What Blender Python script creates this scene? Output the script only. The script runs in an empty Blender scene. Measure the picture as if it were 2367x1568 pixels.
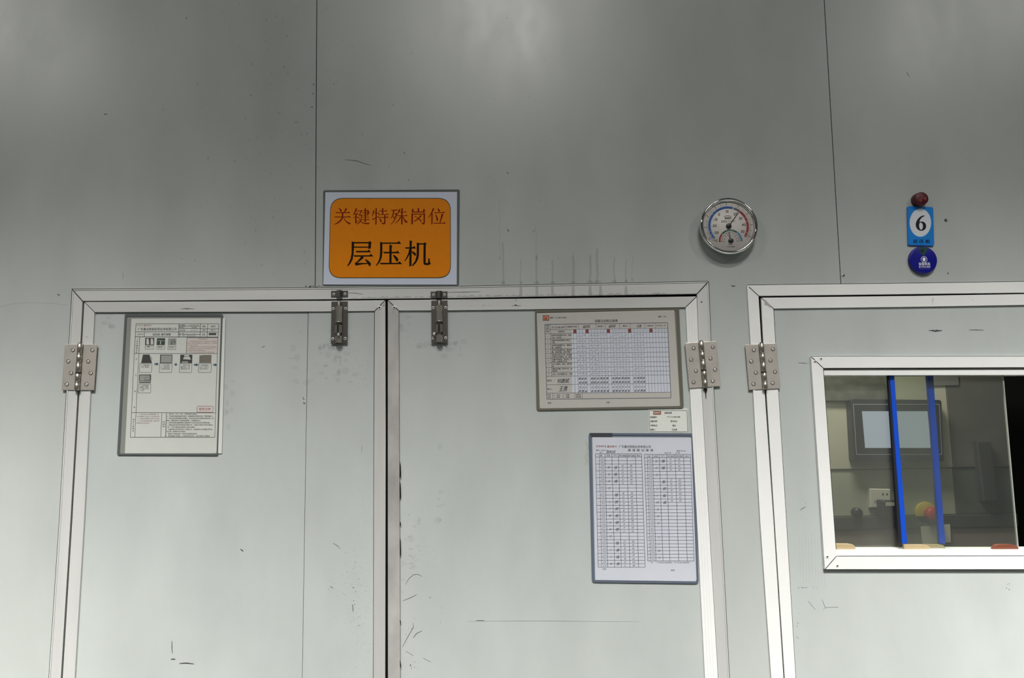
import bpy, bmesh, math, random
from mathutils import Vector, Matrix
random.seed(7)
SC = bpy.context.scene
COL = SC.collection

# ------------------------------------------------------------------ camera
FPX = 1700.0; W0, H0 = 2367.0, 1568.0
PITCH, YAW, ROLL = math.radians(7.074), math.radians(0.8036), math.radians(-0.9045)
CAM = Vector((0.0, -1.60, 1.72))
_f = Vector((math.sin(YAW)*math.cos(PITCH), math.cos(YAW)*math.cos(PITCH), math.sin(PITCH)))
_r0 = Vector((math.cos(YAW), -math.sin(YAW), 0)); _u0 = _r0.cross(_f)
RT = math.cos(ROLL)*_r0 + math.sin(ROLL)*_u0
UP = -math.sin(ROLL)*_r0 + math.cos(ROLL)*_u0
cd = bpy.data.cameras.new('camera'); cd.sensor_width = 36.0; cd.lens = FPX/W0*36.0
cd.clip_start = 0.02; cd.clip_end = 60
cam = bpy.data.objects.new('camera', cd); COL.objects.link(cam)
m = Matrix.Identity(4)
for i in range(3):
    m[i][0] = RT[i]; m[i][1] = UP[i]; m[i][2] = -_f[i]; m[i][3] = CAM[i]
cam.matrix_world = m
SC.camera = cam
# ------------------------------------------------------------------ world, exposure
wd = bpy.data.worlds.new('world'); SC.world = wd; wd.use_nodes = True
wd.node_tree.nodes['Background'].inputs[0].default_value = (0.8, 0.9, 1, 1)
wd.node_tree.nodes['Background'].inputs[1].default_value = 0.02
SC.view_settings.view_transform = 'Standard'; SC.view_settings.look = 'None'
SC.view_settings.gamma = 1.0; SC.view_settings.exposure = 0.0
SC.view_settings.use_curve_mapping = False
LAMP_POWER = 25.0          # watts of each light in the added near strip
LAMP_SPREAD = 35.0         # their louvre cut-off, degrees
BAY_POWER = 105.0          # watts of each open lamp in the far row
CEIL = 3.30

# ------------------------------------------------------------------ helpers
def P(px, py, d=0.0):
    """point seen at pixel (px,py) on the plane d metres in front of the partition wall"""
    v = _f + RT*((px-W0/2)/FPX) - UP*((py-H0/2)/FPX)
    t = (-d - CAM.y)/v.y
    return CAM + v*t
MATS = {}
def nodes_of(mt):
    mt.use_nodes = True
    return mt.node_tree, mt.node_tree.nodes['Principled BSDF']
def S(r, g, b):
    f = lambda c: (c/255/12.92 if c/255 <= .04045 else ((c/255+.055)/1.055)**2.4)
    return (f(r), f(g), f(b), 1)
def mat(name, col, rough=.5, metal=0.0, spec=.5, noise=0.0, nscale=30.0, stretch=(1,1,1), bump=0.0, bscale=200, alpha=None, coat=0.0, rnoise=0.0):
    if name in MATS: return MATS[name]
    mt = bpy.data.materials.new(name); nt, b = nodes_of(mt)
    b.inputs['Base Color'].default_value = col; b.inputs['Roughness'].default_value = rough
    b.inputs['Metallic'].default_value = metal; b.inputs['Specular IOR Level'].default_value = spec
    b.inputs['Coat Weight'].default_value = coat
    if noise or bump or rnoise:
        geo = nt.nodes.new('ShaderNodeNewGeometry'); mp = nt.nodes.new('ShaderNodeMapping')
        nt.links.new(geo.outputs['Position'], mp.inputs['Vector'])
        mp.inputs['Scale'].default_value = stretch
        nz = nt.nodes.new('ShaderNodeTexNoise'); nz.inputs['Scale'].default_value = nscale; nz.inputs['Detail'].default_value = 9; nz.inputs['Roughness'].default_value = .6
        nt.links.new(mp.outputs[0], nz.inputs['Vector'])
        if noise:
            rp = nt.nodes.new('ShaderNodeValToRGB')
            rp.color_ramp.elements[0].position = .3; rp.color_ramp.elements[1].position = .7
            rp.color_ramp.elements[0].color = tuple(max(0, c*(1-noise)) for c in col[:3])+(1,)
            rp.color_ramp.elements[1].color = tuple(min(1, c*(1+noise)) for c in col[:3])+(1,)
            nt.links.new(nz.outputs['Fac'], rp.inputs['Fac']); nt.links.new(rp.outputs[0], b.inputs['Base Color'])
        if rnoise:
            mr = nt.nodes.new('ShaderNodeMapRange')
            mr.inputs['To Min'].default_value = max(0.02, rough-rnoise); mr.inputs['To Max'].default_value = rough+rnoise
            mr.inputs['From Min'].default_value = .3; mr.inputs['From Max'].default_value = .7
            nt.links.new(nz.outputs['Fac'], mr.inputs['Value']); nt.links.new(mr.outputs[0], b.inputs['Roughness'])
        if bump:
            n2 = nt.nodes.new('ShaderNodeTexNoise'); n2.inputs['Scale'].default_value = bscale
            nt.links.new(mp.outputs[0], n2.inputs['Vector'])
            bp = nt.nodes.new('ShaderNodeBump'); bp.inputs['Strength'].default_value = bump; bp.inputs['Distance'].default_value = .001
            nt.links.new(n2.outputs['Fac'], bp.inputs['Height']); nt.links.new(bp.outputs[0], b.inputs['Normal'])
    if alpha is not None:
        b.inputs['Alpha'].default_value = alpha
    MATS[name] = mt
    return mt
def sheet_mat(name, tint, gloss_rough=.05, haze=0.0, haze_col=(.7,.72,.7,1), refl=1.0):
    """thin clear sheet: transparent, fresnel gloss, optional dust"""
    mt = bpy.data.materials.new(name); mt.use_nodes = True; nt = mt.node_tree; nt.nodes.clear()
    out = nt.nodes.new('ShaderNodeOutputMaterial'); tr = nt.nodes.new('ShaderNodeBsdfTransparent'); tr.inputs[0].default_value = tint
    gl = nt.nodes.new('ShaderNodeBsdfGlossy'); gl.inputs['Roughness'].default_value = gloss_rough
    lw_ = nt.nodes.new('ShaderNodeLayerWeight'); pw = nt.nodes.new('ShaderNodeMath'); pw.operation = 'POWER'; pw.inputs[1].default_value = 5.0
    nt.links.new(lw_.outputs['Facing'], pw.inputs[0])
    mu = nt.nodes.new('ShaderNodeMath'); mu.operation = 'MULTIPLY_ADD'; mu.inputs[1].default_value = .9*refl; mu.inputs[2].default_value = .035*refl
    nt.links.new(pw.outputs[0], mu.inputs[0])
    mx = nt.nodes.new('ShaderNodeMixShader'); nt.links.new(mu.outputs[0], mx.inputs[0]); nt.links.new(tr.outputs[0], mx.inputs[1]); nt.links.new(gl.outputs[0], mx.inputs[2])
    last = mx
    if haze:
        df = nt.nodes.new('ShaderNodeBsdfDiffuse'); df.inputs[0].default_value = haze_col
        nz = nt.nodes.new('ShaderNodeTexNoise'); nz.inputs['Scale'].default_value = 6; nz.inputs['Detail'].default_value = 6
        geo = nt.nodes.new('ShaderNodeNewGeometry'); nt.links.new(geo.outputs['Position'], nz.inputs['Vector'])
        mr = nt.nodes.new('ShaderNodeMapRange'); mr.inputs['From Min'].default_value = .3; mr.inputs['From Max'].default_value = .7
        mr.inputs['To Min'].default_value = haze*.75; mr.inputs['To Max'].default_value = haze*1.25
        nt.links.new(nz.outputs['Fac'], mr.inputs['Value'])
        m2 = nt.nodes.new('ShaderNodeMixShader'); nt.links.new(mr.outputs[0], m2.inputs[0]); nt.links.new(mx.outputs[0], m2.inputs[1]); nt.links.new(df.outputs[0], m2.inputs[2])
        last = m2
    nt.links.new(last.outputs[0], out.inputs['Surface'])
    return mt

def tag(o, label=None, cat=None, group=None, kind=None):
    if label: o['label'] = label
    if cat: o['category'] = cat
    if group: o['group'] = group
    if kind: o['kind'] = kind
    return o
def thing(name, loc, label, cat=None, group=None, kind=None):
    o = bpy.data.objects.new(name, None); o.empty_display_size = .02
    COL.objects.link(o); o.location = loc
    return tag(o, label, cat, group, kind)
def wloc(o):
    v = Vector(o.location)
    while o.parent:
        o = o.parent; v += Vector(o.location)
    return v
def obj(name, bm, mats, parent=None, smooth=False):
    """link a bmesh given in world coordinates as one mesh object, origin at its middle"""
    if not isinstance(mats, (list, tuple)): mats = [mats]
    bm.verts.ensure_lookup_table()
    lo = Vector((1e9,)*3); hi = -lo
    for v in bm.verts:
        for i in range(3):
            lo[i] = min(lo[i], v.co[i]); hi[i] = max(hi[i], v.co[i])
    c = (lo+hi)/2 if bm.verts else Vector((0,0,0))
    for v in bm.verts: v.co -= c
    me = bpy.data.meshes.new(name); bm.to_mesh(me); bm.free()
    for mm in mats: me.materials.append(mm)
    if smooth:
        for p in me.polygons: p.use_smooth = True
    o = bpy.data.objects.new(name, me); COL.objects.link(o)
    if parent:
        o.parent = parent; o.location = c - wloc(parent)
    else:
        o.location = c
    return o
def prism(bm, pts, d0, d1, mi=0, bevel=0.0, seg=1):
    """pts: world (x,z) outline; solid between depth d0 (back) and d1 (front, towards the room)"""
    a = sum(pts[i][0]*pts[(i+1) % len(pts)][1]-pts[(i+1) % len(pts)][0]*pts[i][1] for i in range(len(pts)))
    if a < 0: pts = pts[::-1]
    f = [bm.verts.new((x, -d1, z)) for x, z in pts]; b = [bm.verts.new((x, -d0, z)) for x, z in pts]
    n = len(pts); F = bm.faces.new(f); fs = [F]
    fs.append(bm.faces.new(b[::-1]))
    for i in range(n):
        fs.append(bm.faces.new((f[i], b[i], b[(i+1) % n], f[(i+1) % n])))
    for q in fs: q.material_index = mi
    if bevel:
        bmesh.ops.bevel(bm, geom=list(F.edges), offset=bevel, segments=seg, affect='EDGES', profile=.5, clamp_overlap=True)
    return fs
def pz(pts, d=0.0):
    return [(P(x, y, d).x, P(x, y, d).z) for x, y in pts]
def slab(name, pts_px, d0, d1, mt, parent=None, bevel=0.0, seg=1):
    bm = bmesh.new(); prism(bm, pz(pts_px, d1), d0, d1, 0, bevel, seg); return obj(name, bm, mt, parent)
def box(bm, x0, x1, y0, y1, z0, z1, mi=0, bevel=0.0):
    vs = [bm.verts.new(c) for c in ((x0,y0,z0),(x1,y0,z0),(x1,y1,z0),(x0,y1,z0),(x0,y0,z1),(x1,y0,z1),(x1,y1,z1),(x0,y1,z1))]
    fs = [bm.faces.new([vs[i] for i in q]) for q in ((3,2,1,0),(4,5,6,7),(0,1,5,4),(1,2,6,5),(2,3,7,6),(3,0,4,7))]
    for f in fs: f.material_index = mi
    if bevel:
        bmesh.ops.bevel(bm, geom=list({e for f in fs for e in f.edges}), offset=bevel, segments=2, affect='EDGES', profile=.5)
def boxo(name, x0, x1, y0, y1, z0, z1, mt, parent=None, bevel=0.0):
    bm = bmesh.new(); box(bm, x0, x1, y0, y1, z0, z1, 0, bevel); return obj(name, bm, mt, parent)
def lathe(bm, prof, c=(0,0,0), axis='y', n=32, mi=0, mis=None):
    """prof: list of (radius, height); axis y: height goes towards the room (-y); axis z: height up"""
    rings = []
    for r, h in prof:
        ring = []
        for k in range(n):
            a = 2*math.pi*k/n
            if axis == 'y': co = (c[0]+r*math.cos(a), c[1]-h, c[2]+r*math.sin(a))
            else: co = (c[0]+r*math.cos(a), c[1]+r*math.sin(a), c[2]+h)
            ring.append(bm.verts.new(co))
        rings.append(ring)
    for i in range(len(rings)-1):
        for k in range(n):
            q = (rings[i][k], rings[i][(k+1) % n], rings[i+1][(k+1) % n], rings[i+1][k])
            f = bm.faces.new(q); f.smooth = True; f.material_index = mis[i] if mis else mi
    for ring, rr, ix in ((rings[0], prof[0][0], 0), (rings[-1], prof[-1][0], -1)):
        if rr > 1e-6:
            f = bm.faces.new(ring if ix else ring[::-1]); f.material_index = mis[ix] if mis else mi
    bmesh.ops.recalc_face_normals(bm, faces=bm.faces)
def lerp(a, b, t): return a+(b-a)*t

# ---- flat print: everything is gathered in pixel coordinates and laid on a plane
class Ink:
    def __init__(self): self.polys = []
    def poly(self, pts): self.polys.append((pts, [tuple(range(len(pts)))])); return self
    def line(self, a, b, w):
        dx, dy = b[0]-a[0], b[1]-a[1]; L = math.hypot(dx, dy) or 1
        nx, ny = -dy/L*w/2, dx/L*w/2
        return self.poly([(a[0]+nx, a[1]+ny), (b[0]+nx, b[1]+ny), (b[0]-nx, b[1]-ny), (a[0]-nx, a[1]-ny)])
    def pline(self, pts, w, taper=False):
        n = len(pts)
        L = []; R_ = []
        for i, p in enumerate(pts):
            q0 = pts[max(0, i-1)]; q1 = pts[min(n-1, i+1)]
            dx, dy = q1[0]-q0[0], q1[1]-q0[1]; l = math.hypot(dx, dy) or 1
            ww = w*(1 if not taper else (.25+.75*math.sin(math.pi*(i+.4)/(n-.2))))/2
            L.append((p[0]-dy/l*ww, p[1]+dx/l*ww)); R_.append((p[0]+dy/l*ww, p[1]-dx/l*ww))
        for i in range(n-1): self.poly([L[i], L[i+1], R_[i+1], R_[i]])
        return self
    def rect(self, x0, y0, x1, y1): return self.poly([(x0,y0),(x1,y0),(x1,y1),(x0,y1)])
    def frame(self, pts, w):
        for i in range(len(pts)): self.line(pts[i], pts[(i+1) % len(pts)], w)
        return self
    def disc(self, cx, cy, rx, ry=None, n=28):
        ry = ry or rx
        return self.poly([(cx+rx*math.cos(2*math.pi*k/n), cy+ry*math.sin(2*math.pi*k/n)) for k in range(n)])
    def ring(self, cx, cy, r0, r1, a0=0, a1=360, n=40, sy=1):
        for k in range(n):
            t0 = math.radians(lerp(a0, a1, k/n)); t1 = math.radians(lerp(a0, a1, (k+1)/n))
            self.poly([(cx+r*math.cos(t), cy+r*math.sin(t)*sy) for r, t in ((r0,t0),(r1,t0),(r1,t1),(r0,t1))])
        return self
    def text(self, s, x, y, h, width=None, dirv=(1, 0), upv=(0, -1), bold=0.0, align='l', sx=1.0):
        adv = [glyph(c, bold)[2] for c in s]; tot = sum(adv)*h
        k = sx
        if width: k = width/tot
        off = {'l': 0, 'c': -tot*k/2, 'r': -tot*k}[align]
        for c, a in zip(s, adv):
            vs, fs, _ = glyph(c, bold)
            if vs:
                for e in ((0,) if not bold else (-bold, bold)):
                    self.polys.append(([(x+dirv[0]*(off+(gx+e)*h*k)+upv[0]*gy*h, y+dirv[1]*(off+(gx+e)*h*k)+upv[1]*gy*h) for gx, gy in vs], fs))
            off += a*h*k
        return self
    def build(self, name, mt, d, parent, mapf=None, label=None, kind=None):
        bm = bmesh.new()
        for ip, (pts, fs) in enumerate(self.polys):
            if mapf: pts = [mapf(*p) for p in pts]
            dd = d+(ip % 24)*1.5e-6
            vs = [bm.verts.new(P(x, y, dd)) for x, y in pts]
            for f in fs:
                try: bm.faces.new([vs[i] for i in f])
                except ValueError: pass
        for f in bm.faces:
            f.normal_update()
            if f.normal.y > 0: f.normal_flip()
        o = obj(name, bm, mt, parent)
        if label: o['label'] = label
        if kind: o['kind'] = kind
        return o
    def build_each(self, name, mt, d, parent):
        for pf in self.polys:
            k = Ink(); k.polys = [pf]; k.build(name, mt, d, parent)
    def build_local(self, name, mt, d, parent, cx, cy, cz):
        """points are millimetres (x right, y up) about the world point (cx,cy,cz)"""
        bm = bmesh.new()
        for ip, (pts, fs) in enumerate(self.polys):
            vs = [bm.verts.new((cx+x*.001, cy-d-(ip % 24)*1.5e-6, cz+y*.001)) for x, y in pts]
            for f in fs:
                try: bm.faces.new([vs[i] for i in f])
                except ValueError: pass
        for f in bm.faces:
            f.normal_update()
            if f.normal.y > 0: f.normal_flip()
        return obj(name, bm, mt, parent)
GL = {}
def glyph(c, bold=0.0):
    k = c
    if k in GL: return GL[k]
    if c == ' ': GL[k] = ([], [], .35); return GL[k]
    cu = bpy.data.curves.new('glyph', 'FONT'); cu.body = c; cu.size = 1.0; cu.resolution_u = 2
    o = bpy.data.objects.new('glyph', cu)
    me = o.to_mesh()
    vs = [(v.co.x, v.co.y) for v in me.vertices]; fs = [tuple(p.vertices) for p in me.polygons]
    o.to_mesh_clear()
    bpy.data.objects.remove(o); bpy.data.curves.remove(cu)
    wide = ord(c) > 0x2e00
    adv = 1.0 if wide else ((max(v[0] for v in vs)+.06) if vs else .35)
    GL[k] = (vs, fs, adv)
    return GL[k]
def crop(ox, oy, s):
    return lambda x, y: (ox+x/s, oy+y/s)
def quad(tl, tr, br, bl):
    def f(u, v):
        return (lerp(lerp(tl[0], tr[0], u), lerp(bl[0], br[0], u), v), lerp(lerp(tl[1], tr[1], u), lerp(bl[1], br[1], u), v))
    return f
def rounded(tl, tr, br, bl, r, n=5):
    """quad outline with rounded corners (pixels)"""
    c = [tl, tr, br, bl]; out = []
    for i in range(4):
        p = c[i]; a = c[i-1]; b = c[(i+1) % 4]
        def to(q):
            L = math.hypot(q[0]-p[0], q[1]-p[1]); return (p[0]+(q[0]-p[0])*r/L, p[1]+(q[1]-p[1])*r/L)
        s, e = to(a), to(b)
        for k in range(n+1):
            t = k/n
            out.append(((1-t)**2*s[0]+2*t*(1-t)*p[0]+t*t*e[0], (1-t)**2*s[1]+2*t*(1-t)*p[1]+t*t*e[1]))
    return out

# ------------------------------------------------------------------ materials
M_PANEL = mat('painted_steel_panel', (.440,.466,.446,1), .33, spec=.8, noise=.07, nscale=5, stretch=(1,1,.45), bump=.5, bscale=2.5, rnoise=.05)
M_DOOR = mat('painted_steel_door', (.450,.478,.464,1), .34, spec=.7, noise=.07, nscale=6, stretch=(1,1,.45), bump=.5, bscale=3.0, rnoise=.05)
M_ALU = mat('brushed_aluminium', (.62,.62,.605,1), .42, metal=.25, spec=.5, noise=.06, nscale=14, stretch=(1,1,.12), rnoise=.06)
M_ALUH = mat('brushed_aluminium_horizontal', (.62,.62,.605,1), .42, metal=.25, spec=.5, noise=.06, nscale=14, stretch=(.12,1,1), rnoise=.06)
M_ALUW = mat('white_aluminium', (.80,.80,.785,1), .38, metal=.05, spec=.5, noise=.03, nscale=10)
M_WORN = mat('worn_aluminium', (.44,.425,.41,1), .45, metal=.25, noise=.24, nscale=12, stretch=(1,1,.6))
M_GAP = mat('black_rubber_gasket', (.004,.004,.004,1), .9, spec=.1)
M_STEEL = mat('brushed_stainless_steel', (.62,.575,.52,1), .42, metal=.7, noise=.04, nscale=40, rnoise=.03)
M_STEEL2 = mat('polished_stainless_steel', (.50,.465,.41,1), .30, metal=.9, noise=.06, nscale=80)
M_STEELD = mat('dark_stainless_steel', (.22,.205,.185,1), .30, metal=.9, noise=.06, nscale=60)
M_RIV = mat('bright_aluminium_rivet', (.82,.81,.78,1), .35, metal=.35)
M_CHROME = mat('chrome', (.80,.80,.79,1), .09, metal=1.0)
M_HOLE = mat('dark_hole', (.012,.011,.010,1), .6)
M_GREASE = mat('dark_grease', (.035,.025,.018,1), .45)
M_INK = mat('black_ink', (.022,.022,.024,1), .6, spec=.1)
M_INKS = mat('soft_black_ink', (.06,.06,.065,1), .6, spec=.1)
M_PEN = mat('pen_ink', (.035,.035,.05,1), .6, spec=.1)
M_DIRT = mat('dark_scuff', (.03,.03,.03,1), .7)
M_STAIN = mat('thin_grime', (.16,.165,.155,1), .6, alpha=.20)
M_STAIN_LIGHTEDGE = mat('faint_grime_and_light_edge', (.20,.21,.20,1), .6, alpha=.13)
M_WHITE = mat('white_print', (.85,.86,.88,1), .5)

# ------------------------------------------------------------------ setting: room
FLOORZ = 0.0; X0, X1, Y0 = -4.2, 4.6, -8.4
HX0, HX1, ROOF = -9.0, 9.0, 6.2
M_CEIL = mat('dark_hall_roof', (.07,.07,.07,1), .7)
M_FLOOR = mat('grey_green_epoxy_floor', (.10,.11,.10,1), .4, noise=.05, nscale=3)
M_RWALL = mat('white_hall_wall', (.30,.30,.295,1), .5, noise=.02, nscale=2)
M_UWALL = mat('grey_upper_hall_wall', (.10,.10,.10,1), .7)
def struct(name, label, bm, mt):
    o = obj(name, bm, mt); return tag(o, label, kind='structure')
bm = bmesh.new(); box(bm, HX0, HX1, Y0, 2.2, -.1, FLOORZ); struct('floor', 'grey green painted floor of the workshop', bm, M_FLOOR)
bm = bmesh.new(); box(bm, HX0, HX1, Y0, 2.2, ROOF, ROOF+.1); struct('ceiling', 'dark roof of the workshop hall', bm, M_CEIL)
bm = bmesh.new(); box(bm, HX0, HX1, Y0-.1, Y0, 0, 3.3, 0); box(bm, HX0, HX1, Y0-.1, Y0, 3.3, ROOF, 1); o = struct('wall_back', 'white hall wall with a grey upper part, behind the photographer', bm, [M_RWALL, M_UWALL])
for nm, xa_, lb in (('wall_left', HX0-.1, 'white hall side wall far to the left'), ('wall_right', HX1, 'white hall side wall far to the right')):
    bm = bmesh.new(); box(bm, xa_, xa_+.1, Y0, 2.2, 0, 3.3, 0); box(bm, xa_, xa_+.1, Y0, 2.2, 3.3, ROOF, 1); struct(nm, lb, bm, [M_RWALL, M_UWALL])
bm = bmesh.new(); box(bm, X0, X1, 0, 2.2, CEIL, CEIL+.05); struct('ceiling_inner', 'panel roof over the enclosure behind the partition', bm, M_UWALL)

# ---- open hall lamps and an added unseen strip (above and behind the photographer)
M_LAMPCASE = mat('lamp_housing', (.8,.8,.8,1), .4)
def lamp(x, y, w, l, power, label, zc_, spread, tilt=0):
    t = thing('hall_light', (x, y, zc_), label, 'light', 'hall lights')
    bm = bmesh.new(); z0, z1 = zc_-.075, zc_
    box(bm, x-w/2-.02, x+w/2+.02, y-l/2-.02, y+l/2+.02, z1-.012, z1)
    for a in ((x-w/2-.02, x-w/2, y-l/2-.02, y+l/2+.02), (x+w/2, x+w/2+.02, y-l/2-.02, y+l/2+.02), (x-w/2, x+w/2, y-l/2-.02, y-l/2), (x-w/2, x+w/2, y+l/2, y+l/2+.02)):
        box(bm, *a, z0, z1-.013)
    obj('housing', bm, M_LAMPCASE, t)
    for sx in (-1, 1): boxo('hanger', x+sx*w*.4-.004, x+sx*w*.4+.004, y-.004, y+.004, zc_+.001, ROOF-.001, M_LAMPCASE, t)
    ld = bpy.data.lights.new('lamp_tube', 'AREA'); ld.shape = 'RECTANGLE'; ld.size = w*.98; ld.size_y = l*.98
    ld.energy = power; ld.color = (1.0, .985, .95); ld.spread = math.radians(spread)
    lo = bpy.data.objects.new('lamp_tube', ld); COL.objects.link(lo); lo.parent = t; lo.location = (0, 0, -.085); lo.rotation_euler = (tilt, 0, 0)
for x, y, lb in ((-5.0,-5.1,'left'),(0.05,-5.1,'middle'),(4.6,-5.1,'right')): lamp(x, y, 1.2, .4, BAY_POWER*(.75 if x > 1 else 1), 'open hall lamp at the back, '+lb+' one of three', 5.85, 180)
LT = thing('added_strip_light', (0, -3.0, 5.2), 'added unseen louvred strip lamp over the aisle, tilted to brighten the lower partition', 'light')  # unseen strip, added and aimed to brighten the lower wall
boxo('housing', -6.5, 6.5, -3.17, -2.83, 5.125, 5.2, M_LAMPCASE, LT, .004)
for k in range(7): boxo('hanger', -6+k*2-.004, -6+k*2+.004, -3.004, -2.996, 5.2005, ROOF-.001, M_LAMPCASE, LT)
for k in range(13):
    ld = bpy.data.lights.new('lamp_tube', 'AREA'); ld.shape = 'RECTANGLE'; ld.size = .9; ld.size_y = .3
    ld.energy = LAMP_POWER*(.35 if k == 6 else (.75 if k in (5, 7) else 1.2)); ld.color = (1.0, .985, .95); ld.spread = math.radians(LAMP_SPREAD)
    lo = bpy.data.objects.new('lamp_tube', ld); COL.objects.link(lo); lo.parent = LT; lo.location = (-6+k, 0, -.20); lo.rotation_euler = (math.atan2(3.0, 5.1), 0, 0)

# ------------------------------------------------------------------ setting: the partition wall
wall = thing('wall_front', (0, 0, 0), 'grey green painted steel sandwich panel partition', kind='structure')
def wp(x, y): q = P(x, y, 0); return (q.x, q.z)
aL = wp(728.5, 668); aT = wp(732.2, 0)
def ext(p, q, z):            # continue line p-q to height z
    t = (z-p[1])/(q[1]-p[1]); return (p[0]+(q[0]-p[0])*t, z)
G = .0007
jl = [wp(x+1, y) for x, y in ((167,670),(159.6,796),(137.6,1200),(113,1568))]
fl = ext(jl[-2], jl[-1], 0.0)
pl = [(X0, 0), (X0, CEIL), (ext(aL, aT, CEIL)[0]-G, CEIL), (aL[0]-G, aL[1]), wp(167, 671.5)] + jl[1:] + [fl]
bm = bmesh.new(); prism(bm, pl, -.05, 0, 0, .0006); obj('panel', bm, M_PANEL, wall)
bL = wp(1944, 657); bT = wp(1905.3, 0)
jr = [wp(x-1, y) for x, y in ((1637.5,651),(1643,788),(1651,930),(1666.8,1200),(1686,1568))]
j2 = [wp(x+1, y) for x, y in ((1727,660),(1735,795),(1757,1200),(1783,1568))]
pm = [(aL[0]+G, aL[1]), (ext(aL, aT, CEIL)[0]+G, CEIL), (ext(bL, bT, CEIL)[0]-G, CEIL), (bL[0]-G, bL[1]), wp(1727, 662)] + j2[1:] + [ext(j2[-2], j2[-1], 0), ext(jr[-2], jr[-1], 0)] + jr[::-1] + [wp(1060, 664), wp(740, 667.5)]
bm = bmesh.new(); prism(bm, pm, -.05, 0, 0, .0006); obj('panel', bm, M_PANEL, wall)
XR = P(2367, 700).x + .34      # right jamb of the door on the right
zr = P(2600, 654).z
pr = [(bL[0]+G, bL[1]), (ext(bL, bT, CEIL)[0]+G, CEIL), (X1, CEIL), (X1, 0), (XR+.05, 0), (XR+.05, zr-.0005)]
bm = bmesh.new(); prism(bm, pr, -.05, 0, 0, .0006); obj('panel', bm, M_PANEL, wall)
for a, b in ((aL, aT), (bL, bT)):
    e = ext(a, b, CEIL)
    bm = bmesh.new(); prism(bm, [(a[0]-.006, a[1]), (a[0]+.006, a[1]), (e[0]+.006, CEIL), (e[0]-.006, CEIL)], -.006, -.0016); obj('joint_strip', bm, M_GAP, wall)

# ---- door frames (trim_1 double door, trim_2 single door)
def bar(name, a, b, d0, d1, mt, parent, bevel=.0008):
    """member between two pixel polylines a and b"""
    return slab(name, list(a)+list(b)[::-1], d0, d1, mt, parent, bevel, 2)
def down(a, b, z=0.0, d=.004):
    """pixel point continuing a-b to floor height z"""
    A, B = P(*a, d), P(*b, d); t = (z-A.z)/(B.z-A.z); q = A+(B-A)*t
    r = q-CAM; w = r.dot(_f); return (W0/2+FPX*r.dot(RT)/w, H0/2-FPX*r.dot(UP)/w)
def proj(q):
    r = Vector(q)-CAM; w = r.dot(_f); return (W0/2+FPX*r.dot(RT)/w, H0/2-FPX*r.dot(UP)/w)
DF = .004
t1 = thing('trim_1', (0, 0, 0), 'worn aluminium frame around the double door', kind='structure')
oL = [(166.8,669.5),(159.6,796),(137.6,1200),(113,1568)]; oL.append(down(oL[-2], oL[-1]))
iL = [(190.5,696.7),(185.7,794),(162.9,1200),(140.4,1568)]; iL.append(down(iL[-2], iL[-1]))
oT = [(167.4,669.2),(740,665.8),(1060,662.5),(1637,651)]
iT = [(191.3,696.2),(740,692),(1060,688.8),(1610.6,679.3)]
oR = [(1637.7,651.4),(1643,788),(1651,930),(1666.8,1200),(1686,1568)]; oR.append(down(oR[-2], oR[-1]))
iR = [(1611.3,679.8),(1615,790),(1622.3,901),(1639.3,1200),(1660.3,1568)]; iR.append(down(iR[-2], iR[-1]))
bar('jamb', oL, iL, -.05, DF, M_ALU, t1); bar('head', oT, iT, -.05, DF, M_ALUH, t1); bar('jamb', oR, iR, -.05, DF, M_ALU, t1)
def lip(edge, off, d, parent, mt=M_ALU):
    """thin raised edge bead along an outer edge"""
    b = [(x+off[0], y+off[1]) for x, y in edge]
    bar('edge_bead', edge, b, d, d+.0012, mt, parent, .0004)
lip(oL[:], (3.2, 0), DF, t1); lip([(170,669.2)]+oT[1:-1]+[(1634,651.1)], (0, 2.6), DF, t1, M_ALUH); lip(oR[:], (-3.2, 0), DF, t1)
t2 = thing('trim_2', (0, 0, 0), 'pale aluminium frame around the door on the right', kind='structure')
far = lambda y: proj((XR, -DF, P(2367, y, DF).z))
o2 = [(1727,660),(1735,795),(1757,1200),(1783,1568)]; o2.append(down(o2[-2], o2[-1]))
i2 = [(1753.7,684.8),(1760,795),(1787.6,1200),(1811,1568)]; i2.append(down(i2[-2], i2[-1]))
oT2 = [(1727.6,659.6),(2120,655.2),(2367,651.5),(proj((XR+.06,-DF,P(2367,651.5,DF).z))[0],649)]
iT2 = [(1754.3,684.2),(2120,679.5),(2367,676.5),(proj((XR+.03,-DF,P(2367,651.5,DF).z))[0],674)]
bar('jamb', o2, i2, -.05, DF, M_ALUW, t2); bar('head', oT2, iT2, -.05, DF, M_ALUW, t2)
bm = bmesh.new(); prism(bm, [(XR+.03,0),(XR+.06,0),(XR+.06,P(2367,651.5,DF).z),(XR+.03,P(2367,676,DF).z)], -.05, DF, 0, .0008); obj('jamb', bm, M_ALUW, t2)
lip(o2, (4.2, 0), DF, t2, M_ALUW)
# dark stops behind the gaps
zt = P(893, 690).z
boxo('door_stop', P(190,1000).x-.10, P(1640,1000).x+.06, .036, .049, 0, P(900,672).z, M_GAP, t1)
zt2 = P(2000, 680).z
boxo('door_stop', P(1740,1000).x-.02, P(1830,1000).x, .036, .049, 0, P(1800,668).z, M_GAP, t2)
boxo('door_stop', P(1740,1000).x-.02, XR+.06, .036, .049, P(1900,720).z, P(1900,668).z, M_GAP, t2)

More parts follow.
